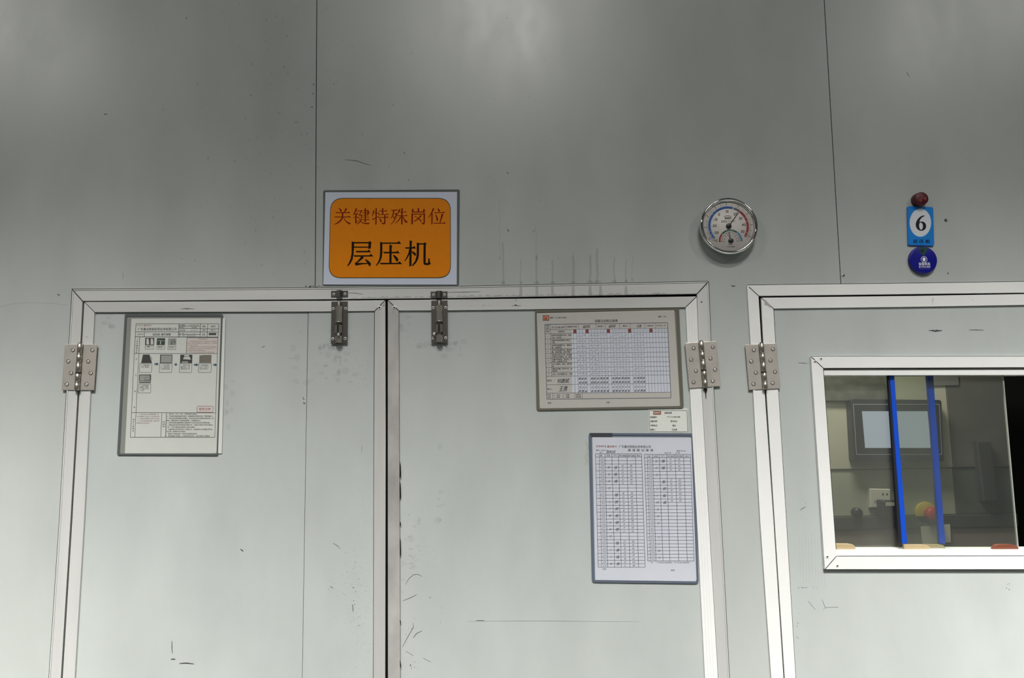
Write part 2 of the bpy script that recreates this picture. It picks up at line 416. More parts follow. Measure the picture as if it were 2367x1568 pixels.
# ---- door leaves
DP, DR = -.001, .0035        # sheet face and rail face
dL = thing('door_1', (P(540,1000).x, 0, 0), 'left leaf of the grey painted double door', kind='structure')
dR = thing('door_2', (P(1260,1000).x, 0, 0), 'right leaf of the grey painted double door', kind='structure')
dS = thing('door_3', (P(2100,1000).x, 0, 0), 'grey painted single door with a sliding window', kind='structure')
def rails(leaf, lo, li, top_o, top_i, ro, ri, mts, names=('stile','top_rail','stile')):
    bar(names[0], lo, li, -.034, DR, mts[0], leaf); bar(names[1], top_o, top_i, -.034, DR, mts[1], leaf); bar(names[2], ri, ro, -.034, DR, mts[2], leaf)
lo = [(194.4,698.8),(189.8,794),(167.4,1200),(145,1568)]; lo.append(down(lo[-2], lo[-1]))
li = [(218.2,722.6),(214.5,797),(194.4,1200),(172.3,1568)]; li.append(down(li[-2], li[-1]))
ro = [(890.6,694.8),(891.4,1000),(890.2,1568)]; ro.append(down(ro[-2], ro[-1]))
ri = [(866,719.8),(864.8,1000),(863.2,1568)]; ri.append(down(ri[-2], ri[-1]))
rails(dL, lo, li, [(195.0,698.4),(740,695.6),(890,694.3)], [(218.8,722.2),(740,720.3),(865.6,719.3)], ro, ri, (M_ALU, M_ALUH, mat('scratched_aluminium', (.56,.555,.54,1), .42, metal=.25, noise=.14, nscale=16, stretch=(1,1,.08))))
lo2 = [(896.2,694.4),(896.4,1000),(896.8,1568)]; lo2.append(down(lo2[-2], lo2[-1]))
li2 = [(921.6,718.9),(922.8,1000),(925,1568)]; li2.append(down(li2[-2], li2[-1]))
ro2 = [(1610.6,686.2),(1614.2,790),(1621.5,901),(1638.4,1200),(1659.4,1568)]; ro2.append(down(ro2[-2], ro2[-1]))
ri2 = [(1585,711.2),(1589,790),(1594.6,900),(1611,1200),(1629.7,1568)]; ri2.append(down(ri2[-2], ri2[-1]))
rails(dR, lo2, li2, [(896.8,694),(1060,692.4),(1540,686.6),(1610,685.7)], [(922.2,718.5),(1060,717.4),(1500,711.8),(1584.4,710.8)], ro2, ri2, (M_WORN, M_ALUH, M_ALUW))
bar('gasket', iL, lo, -.034, -.002, M_GAP, t1, 0); bar('gasket', [(191.3,696.2)]+iT[1:], [(195.0,698.4),(740,695.6),(1060,692.4),(1610,685.7)], -.034, -.002, M_GAP, t1, 0)
bar('gasket', ro, [lo2[0],lo2[1],lo2[2],lo2[3]], -.034, -.002, M_GAP, dL, 0); bar('gasket', ro2, iR, -.034, -.001, M_GAP, t1, 0)
# raised flutes on the right-hand stile
for k in range(3):
    f = .25+.22*k
    a = [(lerp(x0, x1, f), lerp(y0, y1, f)) for (x0, y0), (x1, y1) in zip(ri2, ro2)]
    bar('flute', a, [(x+1.7, y) for x, y in a], DR, DR+.0007, M_ALUW, dR, .0003)
# sheets of the left leaf: a wide one and a narrow one that overlaps it
def sheet(leaf, px, d0=-.034, d1=DP, mt=M_DOOR):
    return slab('sheet', px, d0, d1, mt, leaf, .0005)
seam = [(712.4,716),(707.6,1000),(698.6,1568)]; seam.append(down(seam[-2], seam[-1]))
sheet(dL, [(212,716)]+[(x-6, y) for x, y in li[1:]]+[(x-.5, y) for x, y in seam[::-1]])
sheet(dL, [(x+.5, y) for x, y in seam]+[(x+6, y) for x, y in ri[::-1][:-1]]+[(872,713)], d1=DP+.0008)
sheet(dR, [(915,712)]+[(x-6, y) for x, y in li2[1:]]+[(x+5, y) for x, y in ri2[::-1][:-1]]+[(1592,704)])
# single door: stile, top rail, sheet with a window opening
lo3 = [(1759.4,689.2),(1764.6,795),(1790.4,1200),(1814.2,1568)]; lo3.append(down(lo3[-2], lo3[-1]))
li3 = [(1788,714.4),(1792.5,795),(1817,1200),(1839,1568)]; li3.append(down(li3[-2], li3[-1]))
fx = lambda dx, y: proj((XR+dx, -DR, P(2367, y, DR).z))
bar('stile', lo3, li3, -.034, DR, M_ALUW, dS)
bar('gasket', i2, lo3, -.034, -.002, M_GAP, t2, 0); bar('gasket', iT2, [(1760,688.4),(2120,684.2),(2367,680),fx(.027,680)], -.034, -.002, M_GAP, t2, 0)
bar('top_rail', [(1760,688.4),(2120,684.2),(2367,680),fx(.027,680)], [(1788.6,713.8),(2120,709.2),(2367,705),fx(0,705)], -.034, DR, M_ALUW, dS)
bm = bmesh.new(); zz = P(2367,680,DR).z
prism(bm, [(XR,0),(XR+.027,0),(XR+.027,zz),(XR,zz-.025)], -.034, DR, 0, .0008); obj('stile', bm, M_ALUW, dS)
wo = [(1884,834),(1916,1308)]      # just inside the outer window frame
A = pz([(1784,708)], DP)[0]; zw0 = P(2100,1306,DP).z; zw1 = P(2100,834,DP).z
xl0, xl1 = P(1885,834,DP).x, P(1916,1306,DP).x
zc = P(2000,709,DP).z
XW = XR-.12                        # right end of the window opening
lis = pz([(x-5, y) for x, y in li3[1:]], DP)
bm = bmesh.new()
prism(bm, [A]+lis+[(xl1,0),(xl1,zw0),(xl0,zw1),(xl0,A[1])], -.034, DP)
prism(bm, [(xl0,zw1),(XW,zw1),(XW,zc),(xl0,A[1])], -.034, DP)
prism(bm, [(xl1,0),(XW,0),(XW,zw0),(xl1,zw0)], -.034, DP)
prism(bm, [(XW,0),(XR+.005,0),(XR+.005,zc),(XW,zc)], -.034, DP)
obj('sheet', bm, M_DOOR, dS)

# ---- dark lines: mitre joints, and contact shade painted along the frame edges
M_SEAM_EDGESHADE = mat('grimy_joint_and_edge_shade', (.03,.03,.028,1), .7, spec=.1)
def joint(pts, w_, d, parent, name='mitre_joint', mt=None): Ink().pline(pts, w_).build(name, mt or M_SEAM_EDGESHADE, d, parent)  # draws mitre joints and the painted edge shade lines
for a, b, d_, o_ in (((166.8,669.3),(190.8,696.5),DF+.0013,t1),((1637.6,651.2),(1611,679.6),DF+.0013,t1),((194.7,698.6),(218.5,722.4),DR+.0002,dL),((890.3,694.6),(865.8,719.6),DR+.0002,dL),((896.5,694.2),(921.9,718.7),DR+.0002,dR),((1610.3,686),(1584.7,711),DR+.0002,dR),((1727.3,659.8),(1754,684.5),DF+.0002,t2),((1759.7,688.8),(1788.3,714.1),DR+.0002,dS)):
    joint([a, b], 1.5, d_, o_)
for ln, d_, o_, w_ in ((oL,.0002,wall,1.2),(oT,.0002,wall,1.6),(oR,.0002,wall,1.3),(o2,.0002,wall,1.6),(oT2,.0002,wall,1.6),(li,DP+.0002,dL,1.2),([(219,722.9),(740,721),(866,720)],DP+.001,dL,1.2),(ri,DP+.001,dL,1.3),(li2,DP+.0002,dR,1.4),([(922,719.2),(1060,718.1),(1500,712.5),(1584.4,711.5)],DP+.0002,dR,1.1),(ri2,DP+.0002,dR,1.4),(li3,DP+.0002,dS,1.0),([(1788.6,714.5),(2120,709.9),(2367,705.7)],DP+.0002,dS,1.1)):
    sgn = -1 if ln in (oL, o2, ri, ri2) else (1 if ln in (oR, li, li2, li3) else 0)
    joint([(x+sgn*.5, y-(.5 if ln in (oT, oT2) else 0)) for x, y in ln], w_, d_, o_, 'edge_shade_line')
# ------------------------------------------------------------------ small metal parts
def rivet_bm(bm, x, z, d, r=.0036, mi0=0, mi1=1):
    prof = [(r, 0), (r*.97, .0007), (r*.8, .0013), (r*.5, .0015), (r*.40, .0012), (r*.36, .0004), (0.0, .0003)]
    lathe(bm, prof, (x, -d, z), 'y', 14, mis=[mi0, mi0, mi0, mi1, mi1, mi1])
def rivet(px, py, d, parent, r=.0042, name='rivet', m0=None):
    q = P(px, py, d); bm = bmesh.new(); rivet_bm(bm, q.x, q.z, d, r); return obj(name, bm, [m0 or M_RIV, M_HOLE], parent)
rivet(877, 711.3, DR, dL); rivet(911.3, 711.3, DR, dR)
rivet(703, 930, DP+.0008, dL, .003)

# ---- hinges
def make_hinge(label):
    t = thing('butt_hinge', (0, 0, 0), label, 'hinge', 'stainless butt hinges')
    hh = .0495
    for s in (-1, 1):
        bm = bmesh.new(); x0, x1 = (-.0345, -.0052) if s < 0 else (.0052, .0345)
        box(bm, x0, x1, -.0024, 0, -hh, hh, 0, .0005); lf = obj('leaf', bm, M_STEEL, t)
        zs = (.037, .0124, -.0127, -.037); xs = (-.0165, -.0245, -.0165, -.0240) if s < 0 else (.0255, .0180, .0255, .0180)
        for x, z in zip(xs, zs):
            b2 = bmesh.new()
            prof = [(.0042, 0), (.0042, .0006), (.0036, .0009), (.0031, .0007), (.0028, .0004), (.0024, .0012), (.0013, .0013), (.0010, .0004), (0, .0004)]
            lathe(b2, prof, (x, -.0024, z), 'y', 16, mis=[1, 1, 1, 1, 0, 0, 1, 1])
            obj('screw', b2, [M_RIV, M_GREASE], lf)
    segs = [(-.0505, -.0345), (-.0315, -.0145), (-.0115, .0075), (.0105, .0270), (.0300, .0505)]
    for a, b in segs:
        bm = bmesh.new(); lathe(bm, [(.0046, a), (.0054, a+.0006), (.0054, b-.0006), (.0046, b)], (0, -.0052, 0), 'z', 20); obj('knuckle', bm, M_STEEL2, t)
    for i in range(4):
        a = segs[i][1]; b = segs[i+1][0]; mid = (a+b)/2
        bm = bmesh.new(); lathe(bm, [(.0040, a), (.0040, mid-.0012), (.0058, mid-.0011), (.0058, mid-.0002), (.0043, mid-.0001), (.0043, mid+.0001), (.0058, mid+.0002), (.0058, mid+.0011), (.0040, mid+.0012), (.0040, b)], (0, -.0052, 0), 'z', 20)
        obj('washer', bm, M_GREASE if i == 1 else M_STEEL2, t)
    bm = bmesh.new(); lathe(bm, [(.0034, -.0525), (.0036, -.052), (.0036, .052), (.0034, .0525)], (0, -.0052, 0), 'z', 14); obj('pin', bm, M_GREASE, t)
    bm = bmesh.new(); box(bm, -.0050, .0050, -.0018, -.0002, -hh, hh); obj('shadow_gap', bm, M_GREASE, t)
    return t
def dup(root):
    r = root.copy(); COL.objects.link(r)
    for ch in list(root.children):
        c = ch.copy(); COL.objects.link(c); c.parent = r
        for g in list(ch.children):
            d = g.copy(); COL.objects.link(d); d.parent = c
    return r
h1 = make_hinge('stainless hinge on the left jamb of the double door, in shade')
def put_hinge(h, top, bot, cx=0):
    A, B = P(*top, DF), P(*bot, DF); h.location = (A+B)/2; h.location.x += cx
    h.rotation_euler = (0, math.atan2(A.x-B.x, A.z-B.z), 0)
h2 = dup(h1); h2['label'] = 'stainless hinge with grease streak on the right jamb of the double door'
h3 = dup(h1); h3['label'] = 'stainless hinge on the left side of the door with the window'
put_hinge(h1, (188.6,797), (180.9,902)); put_hinge(h2, (1618.7,790), (1629.3,897)); put_hinge(h3, (1757.7,794), (1767.6,902))
# grease run under the middle hinge
gi = Ink().poly([(1627,899),(1635,899),(1634,906),(1632.5,912),(1633,922),(1631.5,923),(1630,912),(1629,906)])
gi.build('grease_streak', M_GREASE, DF+.0004, t1)

# ---- barrel bolts with their keepers
def make_bolt(label, klabel, px, py_top, py_bot, kx, ky, turn):
    A, B = P(px, py_top, DR), P(px, py_bot, DR); L = A.z-B.z; c = (A+B)/2
    t = thing('barrel_bolt', (c.x, -DR, B.z), label, 'bolt', 'barrel bolts at the top of the double door')
    hw = .0178; x, z = c.x, B.z; y = -DR
    boxo('base_plate', x-hw, x+hw, y-.0018, y, z, z+L, M_STEELD, t, .0004)
    def tube(z0, z1, name, a0=0, a1=360, r=.0072):
        bm = bmesh.new(); n = 6; rr = []
        for zz_ in (z0, z1):
            for r_ in (r, r-.0012):
                ring = []
                for k in range(n+1):
                    a = math.radians(lerp(a0, a1, k/n)); ring.append(bm.verts.new((x+r_*math.cos(a), y-.0018-.0045-r_*math.sin(a)*.95, zz_)))
                rr.append(ring)
        for k in range(n):
            for i, j in ((0,2),(3,1),(1,0),(2,3)):
                bm.faces.new((rr[i][k], rr[i][k+1], rr[j][k+1], rr[j][k]))
        for k in (0, n): bm.faces.new((rr[0][k], rr[1][k], rr[3][k], rr[2][k]))
        bmesh.ops.recalc_face_normals(bm, faces=bm.faces)
        return obj(name, bm, M_STEEL2, t)
    tube(z+L*.502, z+L*.872, 'upper_guide', -35, 215)
    tube(z+L*.245, z+L*.425, 'slot_guide', 110, 215); tube(z+L*.245, z+L*.425, 'slot_guide', -35, 70)
    tube(z+.0005, z+L*.175, 'lower_guide', -35, 215)
    for f0 in (.485, .44):
        pass
    bm = bmesh.new(); lathe(bm, [(.0078, L*.488), (.0080, L*.492), (.0080, L*.503), (.0078, L*.507)], (x, y-.0063, z), 'z', 20); obj('guide_collar', bm, M_STEEL2, t)
    bm = bmesh.new(); lathe(bm, [(.0042, L*.14), (.0048, L*.145), (.0048, L*.97), (.0043, L*.985)], (x, y-.0063, z), 'z', 18); obj('bolt_rod', bm, M_STEELD, t)
    # turned-over handle knob
    kb = bmesh.new(); hz = z+L*.205
    ang = math.radians(turn)
    dx, dy = math.cos(ang), -math.sin(ang)
    lathe(kb, [(.0018, 0), (.0018, .008), (.0030, .009), (.0036, .0115), (.0030, .014), (0, .0148)], (0, 0, 0), 'y', 14)
    R_ = Matrix.Rotation(math.atan2(dx, -dy), 4, 'Z')
    bmesh.ops.transform(kb, matrix=Matrix.Translation((x, y-.0063, hz)) @ R_, verts=kb.verts); obj('knob', kb, M_CHROME, t)
    for sx in (-1, 1):
        for f in (.825, .115):
            bm = bmesh.new(); rivet_bm(bm, x+sx*.0134, z+L*f, DR+.0018, .0033); obj('screw', bm, [M_RIV, M_HOLE], t)
    q = P(kx, ky, DF); hk = .0072
    k = thing('bolt_keeper', (q.x, -DF, q.z), klabel, 'keeper', 'bolt keepers on the door head')
    bm = bmesh.new(); box(bm, q.x-.0185, q.x-.0052, -DF-.0015, -DF, q.z-hk, q.z+hk, 0, .0003); box(bm, q.x+.0052, q.x+.0185, -DF-.0015, -DF, q.z-hk, q.z+hk, 0, .0003)
    obj('flange', bm, M_STEELD, k)
    bm = bmesh.new(); n = 5; r0, r1 = .0072, .0058; V = []
    for zz_ in (q.z-hk, q.z+hk):
        for r_ in (r0, r1):
            V.append([bm.verts.new((q.x+r_*math.cos(math.pi*i/n), -DF-.0006-1.25*r_*math.sin(math.pi*i/n), zz_)) for i in range(n+1)])
    for i in range(n):
        for a, b in ((0,2),(3,1),(1,0),(2,3)):
            bm.faces.new((V[a][i], V[a][i+1], V[b][i+1], V[b][i]))
    bmesh.ops.recalc_face_normals(bm, faces=bm.faces); obj('loop', bm, M_STEELD, k)
    for sx in (-1, 1):
        bm = bmesh.new(); rivet_bm(bm, q.x+sx*.0122, q.z-.0005, DF+.0015, .0031); obj('screw', bm, [M_RIV, M_HOLE], k)
make_bolt('stainless barrel bolt on the left leaf, knob turned straight out', 'bolt keeper above the left leaf, edges worn bright', 784.6, 697.2, 795, 785, 680, 80)
make_bolt('stainless barrel bolt on the right leaf, knob turned aside', 'bolt keeper above the right leaf, clean edges', 1016, 694.8, 793.5, 1015, 681.5, 160)

# ------------------------------------------------------------------ window in the single door
w = thing('window_1', (P(2120,1290).x, 0, P(2120,1316,.006).z), 'white aluminium sliding window set in the right door', kind='structure')
WD = .0075
XWp = lambda dx, y, d: proj((XW+dx, -d, P(2367, y, d).z))
oTL, oBL = (1874.7,825.2), (1906.8,1316.6); iTL, iBL = (1903,851.6), (1932.6,1286)
bar('frame_left', [oTL, oBL], [iTL, (1933.4,1285.8)], -.036, WD, M_ALUW, w)
bar('frame_top', [(1875.6,824.8),(2367,824.6),XWp(.03,824.6,WD)], [(1903.6,851.2),(2367,849.2),XWp(0,849.2,WD)], -.036, WD, M_ALUW, w)
bar('frame_bottom', [(1934,1286.4),(2367,1285.6),XWp(0,1285.6,WD)], [(1907.6,1316.9),(2367,1316.4),XWp(.03,1316.4,WD)], -.036, WD, M_ALUW, w)
bm = bmesh.new(); prism(bm, [(XW,P(2367,1285.6,WD).z),(XW+.03,P(2367,1316.4,WD).z),(XW+.03,P(2367,824.6,WD).z),(XW,P(2367,849.2,WD).z)], -.036, WD, 0, .0008); obj('frame_right', bm, M_ALUW, w)
bar('upper_track', [(1902,856.4),(2367,855),XWp(0,855,.002)], [(1902.5,868.2),(2367,867),XWp(0,867,.002)], -.036, .002, M_ALUW, w, .0006)
bar('lower_track', [(1931.6,1271.6),(2367,1271),XWp(0,1271,.002)], [(1932.6,1287.5),(2367,1287),XWp(0,1287,.002)], -.036, .002, M_ALUW, w, .0006)
bar('track_groove', [(1903,850.6),(2367,849),XWp(0,849,.0008)], [(1903,857.5),(2367,856),XWp(0,856,.0008)], -.036, .0008, M_WORN, w, .0)
joint([(1875.1,825),(1903.3,851.4)], 1.5, WD+.0002, w); joint([(1907.2,1316.8),(1933.7,1286.1)], 1.5, WD+.0002, w)
joint([(1873.9,825),(1906,1317.4)], 1.4, DP+.0002, dS, 'edge_shade_line'); joint([(1876,824.2),(2367,824)], .9, DP+.0002, dS, 'edge_shade_line'); joint([(1907,1317.8),(2367,1317)], 1.1, DP+.0002, dS, 'edge_shade_line')
joint([(1904,852.4),(2367,850.4)], 2.2, .0011, w, 'track_shadow'); joint([(1934,1286),(2367,1285.4)], 1.6, WD+.0002, w, 'edge_shade_line'); joint([(1903.3,852),(1932.8,1271)], 1.2, .0022, w, 'edge_shade_line')  # contact shade at the window edges and track, painted as dark lines
for x, y in ((1897.6,829.7),(1883.4,836),(1912.2,1287.5),(1935.3,1308.2)): rivet(x, y, WD, w, .0032, 'screw')
M_GL1 = sheet_mat('dusty_rear_glass', (.80,.82,.78,1), .04, haze=.05, haze_col=(.74,.75,.70,1))
M_GL2 = sheet_mat('clear_front_glass', (.86,.88,.85,1), .03, haze=.022)
M_BLUE = mat('blue_plastic_seal', S(16,72,190), .38, spec=.5)
M_BLUED = mat('dark_seal_edge', (.01,.012,.02,1), .5)
M_GEDGE = mat('glass_edge', (.32,.34,.31,1), .3)
D1, D2 = -.010, -.027        # front and rear pane
pane = slab('front_pane', [(2066,862),(2318,862),(2354.5,1280),(2094.5,1280)], D1-.004, D1, M_GL2, w)
slab('pane_edge', [(2317.4,866),(2319.6,866),(2355.6,1276),(2353,1276)], D1-.004, D1+.0002, M_GEDGE, pane)
slab('blue_seal', [(2056.5,866),(2067,866),(2097.6,1257.5),(2085.5,1257.5)], D1-.006, D1+.002, M_BLUE, pane, .001)
slab('seal_backing', [(2052.5,866),(2057,866),(2086,1266),(2078.5,1266)], D1-.007, D1+.0005, M_BLUED, pane)
pane2 = slab('rear_pane', [(1896,862),(2157,862),(2183.5,1280),(1926,1280)], D2-.004, D2, M_GL1, w)
slab('blue_seal', [(2143.5,866),(2157.5,866),(2185.8,1257.5),(2172,1257.5)], D2-.006, D2+.002, M_BLUE, pane2, .001)
M_CREAM = mat('yellowed_plastic', S(176,158,122), .45)
M_BROWN = mat('red_brown_plastic', S(112,62,44), .5)
def clip_px(pts, mt, d):
    return slab('track_clip', pts, d-.007, d, mt, w, .0008)
def clip_shape(x0, x1, y0, y1, r=12, both=False):
    pts = [(x0, y1), (x0, y0+ (0 if not both else r*.7))]
    if both: pts += [(x0+r*.3, y0+2), (x0+r, y0)]
    pts += [(x1-r*1.4, y0), (x1-r*.6, y0+2), (x1-r*.15, y0+6), (x1, y1)]
    return pts
clip_px(clip_shape(1931, 1979, 1257.6, 1275), M_CREAM, -.003)
clip_px(clip_shape(2090, 2152, 1259.6, 1275), M_CREAM, -.003); clip_px(clip_shape(2138, 2187, 1259, 1275), M_CREAM, -.016)
clip_px(clip_shape(2295, 2356, 1259, 1275, 14, True), M_BROWN, -.003)

# ------------------------------------------------------------------ behind the window: small room with a press
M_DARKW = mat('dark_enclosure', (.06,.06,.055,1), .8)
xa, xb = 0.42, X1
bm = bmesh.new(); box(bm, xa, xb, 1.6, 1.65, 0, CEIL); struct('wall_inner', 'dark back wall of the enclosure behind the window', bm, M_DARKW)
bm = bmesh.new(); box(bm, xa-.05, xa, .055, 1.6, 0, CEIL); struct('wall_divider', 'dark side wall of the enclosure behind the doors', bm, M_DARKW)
DM = -.52
q = P(2110, 1000, DM)
mc = thing('press_cabinet', (q.x, -DM, 0), 'beige machine cabinet with touch screen seen through the window', 'machine')
M_BEIGE = mat('beige_machine_paint', (.42,.41,.33,1), .5, noise=.06, nscale=9)
M_GREEN = mat('grey_green_machine_paint', (.33,.35,.27,1), .5, noise=.06, nscale=9)
M_DKGREEN = mat('dark_green_ledge', (.045,.06,.048,1), .5)
M_LBROWN = mat('brown_grey_panel', (.17,.145,.12,1), .6)
M_BLK = mat('black_plastic', (.014,.014,.016,1), .4)
M_BEZ = mat('touch_screen_bezel', (.025,.027,.034,1), .4)
x0, x1 = P(1780,1000,DM).x, P(2332,1000,DM).x
zA, zB, zC, zD = P(2100,700,DM).z, P(2100,1084,DM).z, P(2100,1192,DM).z, P(2100,1222,DM).z
xm = P(2196,1000,DM).x
M_SIDE = mat('dark_grey_machine_paint', (.095,.093,.08,1), .5, noise=.1, nscale=12)
boxo('side_panel', xm+.0006, x1, -DM, -DM+.35, zB+.001, zA, M_SIDE, mc, .002)
boxo('lower_side_panel', xm+.0006, x1, -DM+.004, -DM+.35, zC, zB-.001, mat('dark_green_grey_paint', (.07,.078,.065,1), .5), mc, .002)
boxo('upper_panel', x0, xm, -DM, -DM+.35, zB+.001, zA, M_BEIGE, mc, .002)
boxo('lower_panel', x0, xm, -DM+.004, -DM+.35, zC, zB-.001, M_GREEN, mc, .002)
boxo('ledge', x0, x1, -DM-.004, -DM+.35, zD, zC-.0005, M_DKGREEN, mc, .002)
boxo('base_panel', x0, x1, -DM+.002, -DM+.35, 0, zD-.0005, M_LBROWN, mc, .002)
slab('hood', [(1880,840),(2062,840),(2064,928),(1890,928)], DM, DM+.012, mat('dark_hood', (.10,.105,.09,1), .35, noise=.3, nscale=40), mc, .002)
# touch screen
ts = slab('touch_screen', rounded((1966,923),(2176,925),(2182,1067),(1974,1067),4), DM, DM+.03, M_BEZ, mc, .003, 2)
Ink().frame([(1972.5,935),(2171,935),(2177,1051),(1980,1051)], 1.1).build('bezel_line', mat('grey_line', (.35,.36,.38,1), .5), DM+.0304, ts)
M_SCR = bpy.data.materials.new('lit_screen'); nt, b = nodes_of(M_SCR)
b.inputs['Base Color'].default_value = (.02,.02,.03,1); b.inputs['Emission Color'].default_value = (.66,.74,.88,1); b.inputs['Emission Strength'].default_value = .62
slab('display', [(1992.6,951),(2144,951),(2152,1036),(2000,1036)], DM+.03, DM+.0308, M_SCR, ts)
Ink().rect(2023,1040,2034,1044).rect(2085,1037,2115,1039.5).build_each('key', M_BLK, DM+.0305, ts)
# lower panel fittings
sk = slab('socket_plate', [(2010.5,1130),(2058.5,1131),(2059,1175),(2012,1174)], DM-.004, DM+.010, mat('white_plastic', (.55,.54,.48,1), .4), mc, .002)
Ink().disc(2041,1143,2.2,2.6).disc(2050.5,1143,2.2,2.6).rect(2022,1158,2024,1164).rect(2028,1160,2034,1162).build_each('socket_hole', M_BLK, DM+.0104, sk)
q = P(1979,1185,DM); bm = bmesh.new(); lathe(bm, [(.0135,-.004),(.0135,.012),(.012,.016),(.006,.018),(0,.018)], (q.x,-DM,q.z), 'y', 24); obj('black_knob', bm, M_BLK, mc)
ad = slab('power_adapter', rounded((2042,1158),(2078,1159),(2079,1201),(2045,1200),4), DM-.004, DM+.05, M_BLK, mc, .003)
Ink().rect(2047,1161,2075,1170).build('adapter_label', mat('pale_label', (.45,.44,.38,1), .6), DM+.0505, ad)
q = P(2140,1186,DM); es = thing('emergency_stop', q, None); es.parent = mc; es.location = Vector(q)-Vector(mc.location)
bm = bmesh.new(); lathe(bm, [(.031,-.004),(.031,.003),(.030,.004),(0,.004)], (q.x,-DM,q.z), 'y', 32); obj('yellow_plate', bm, mat('yellow_plastic', S(196,170,70), .5), es)
bm = bmesh.new(); lathe(bm, [(.014,.004),(.014,.016),(.020,.018),(.021,.026),(.018,.032),(.008,.035),(0,.035)], (q.x+.006,-DM,q.z-.002), 'y', 28); obj('red_button', bm, mat('red_plastic', S(190,44,50), .4), es)
slab('notice_paper', [(2128,1218),(2196,1212),(2198,1254),(2132,1258)], DM+.005, DM+.0056, mat('notice_paper', (.55,.53,.45,1), .7), mc)
slab('dark_cover', [(2258,1021),(2292,1021),(2308,1160),(2275,1160)], DM-.004, DM+.02, mat('dark_cover', (.035,.037,.037,1), .5), mc, .003)
fr = slab('nameplate', [(2150,868),(2216,868),(2217,891),(2152,893)], DM, DM+.004, mat('nameplate_grey', (.14,.14,.13,1), .5), mc, .001)
# unseen lamp added inside the enclosure to light the cabinet
tl = thing('added_enclosure_light', (.86, .26, 2.35), 'small unseen lamp added inside the enclosure', 'light')
boxo('housing', .71, 1.01, .19, .33, 2.30, 2.35, M_LAMPCASE, tl); boxo('added_light_stem', .85, .87, .25, .27, 2.3505, CEIL-.001, M_LAMPCASE, tl)
ld = bpy.data.lights.new('lamp_tube', 'AREA'); ld.shape = 'RECTANGLE'; ld.size = .28; ld.size_y = .12; ld.energy = 9.0; ld.color = (1,.96,.86)
lo_ = bpy.data.objects.new('lamp_tube', ld); COL.objects.link(lo_); lo_.parent = tl; lo_.location = (0, 0, -.053)

# ------------------------------------------------------------------ orange sign
sg = thing('orange_sign', P(902, 658, 0), 'white laminated sheet with an orange panel and large Chinese lettering', 'sign')
M_POUCH = sheet_mat('clear_laminate', (.72,.74,.72,1), .12, haze=.10, haze_col=(.4,.42,.4,1))
M_SIGN = mat('white_sign_card', S(206,212,228), .35, spec=.4)
M_ORANGE = mat('orange_print', S(228,132,0), .5, spec=.15, noise=.03, nscale=60)
M_RED = mat('dark_red_print', S(126,22,0), .6, spec=.1)
M_DKLINE = mat('dark_green_line', S(30,46,30), .5)
slab('laminate_margin', rounded((747,440),(1063,438),(1061,661),(745.5,662),5), .0001, .0007, M_POUCH, sg)
slab('card', [(752,444.6),(1056.5,443.8),(1055.8,658.3),(747.4,658)], .0007, .0016, M_SIGN, sg)
s6 = crop(720, 420, 6.0316)
def rr(x0, y0, x1, y1, x2, y2, x3, y3, r): return rounded((x0,y0),(x1,y1),(x2,y2),(x3,y3), r, 8)
Ink().poly(rr(*s6(264,228), *s6(1942,228), *s6(1944,1348), *s6(237,1348), 30)).build('border', M_DKLINE, .0018, sg)
Ink().poly(rr(*s6(272,238), *s6(1934,238), *s6(1936,1336), *s6(246,1338), 29)).build('orange_panel', M_ORANGE, .0020, sg)
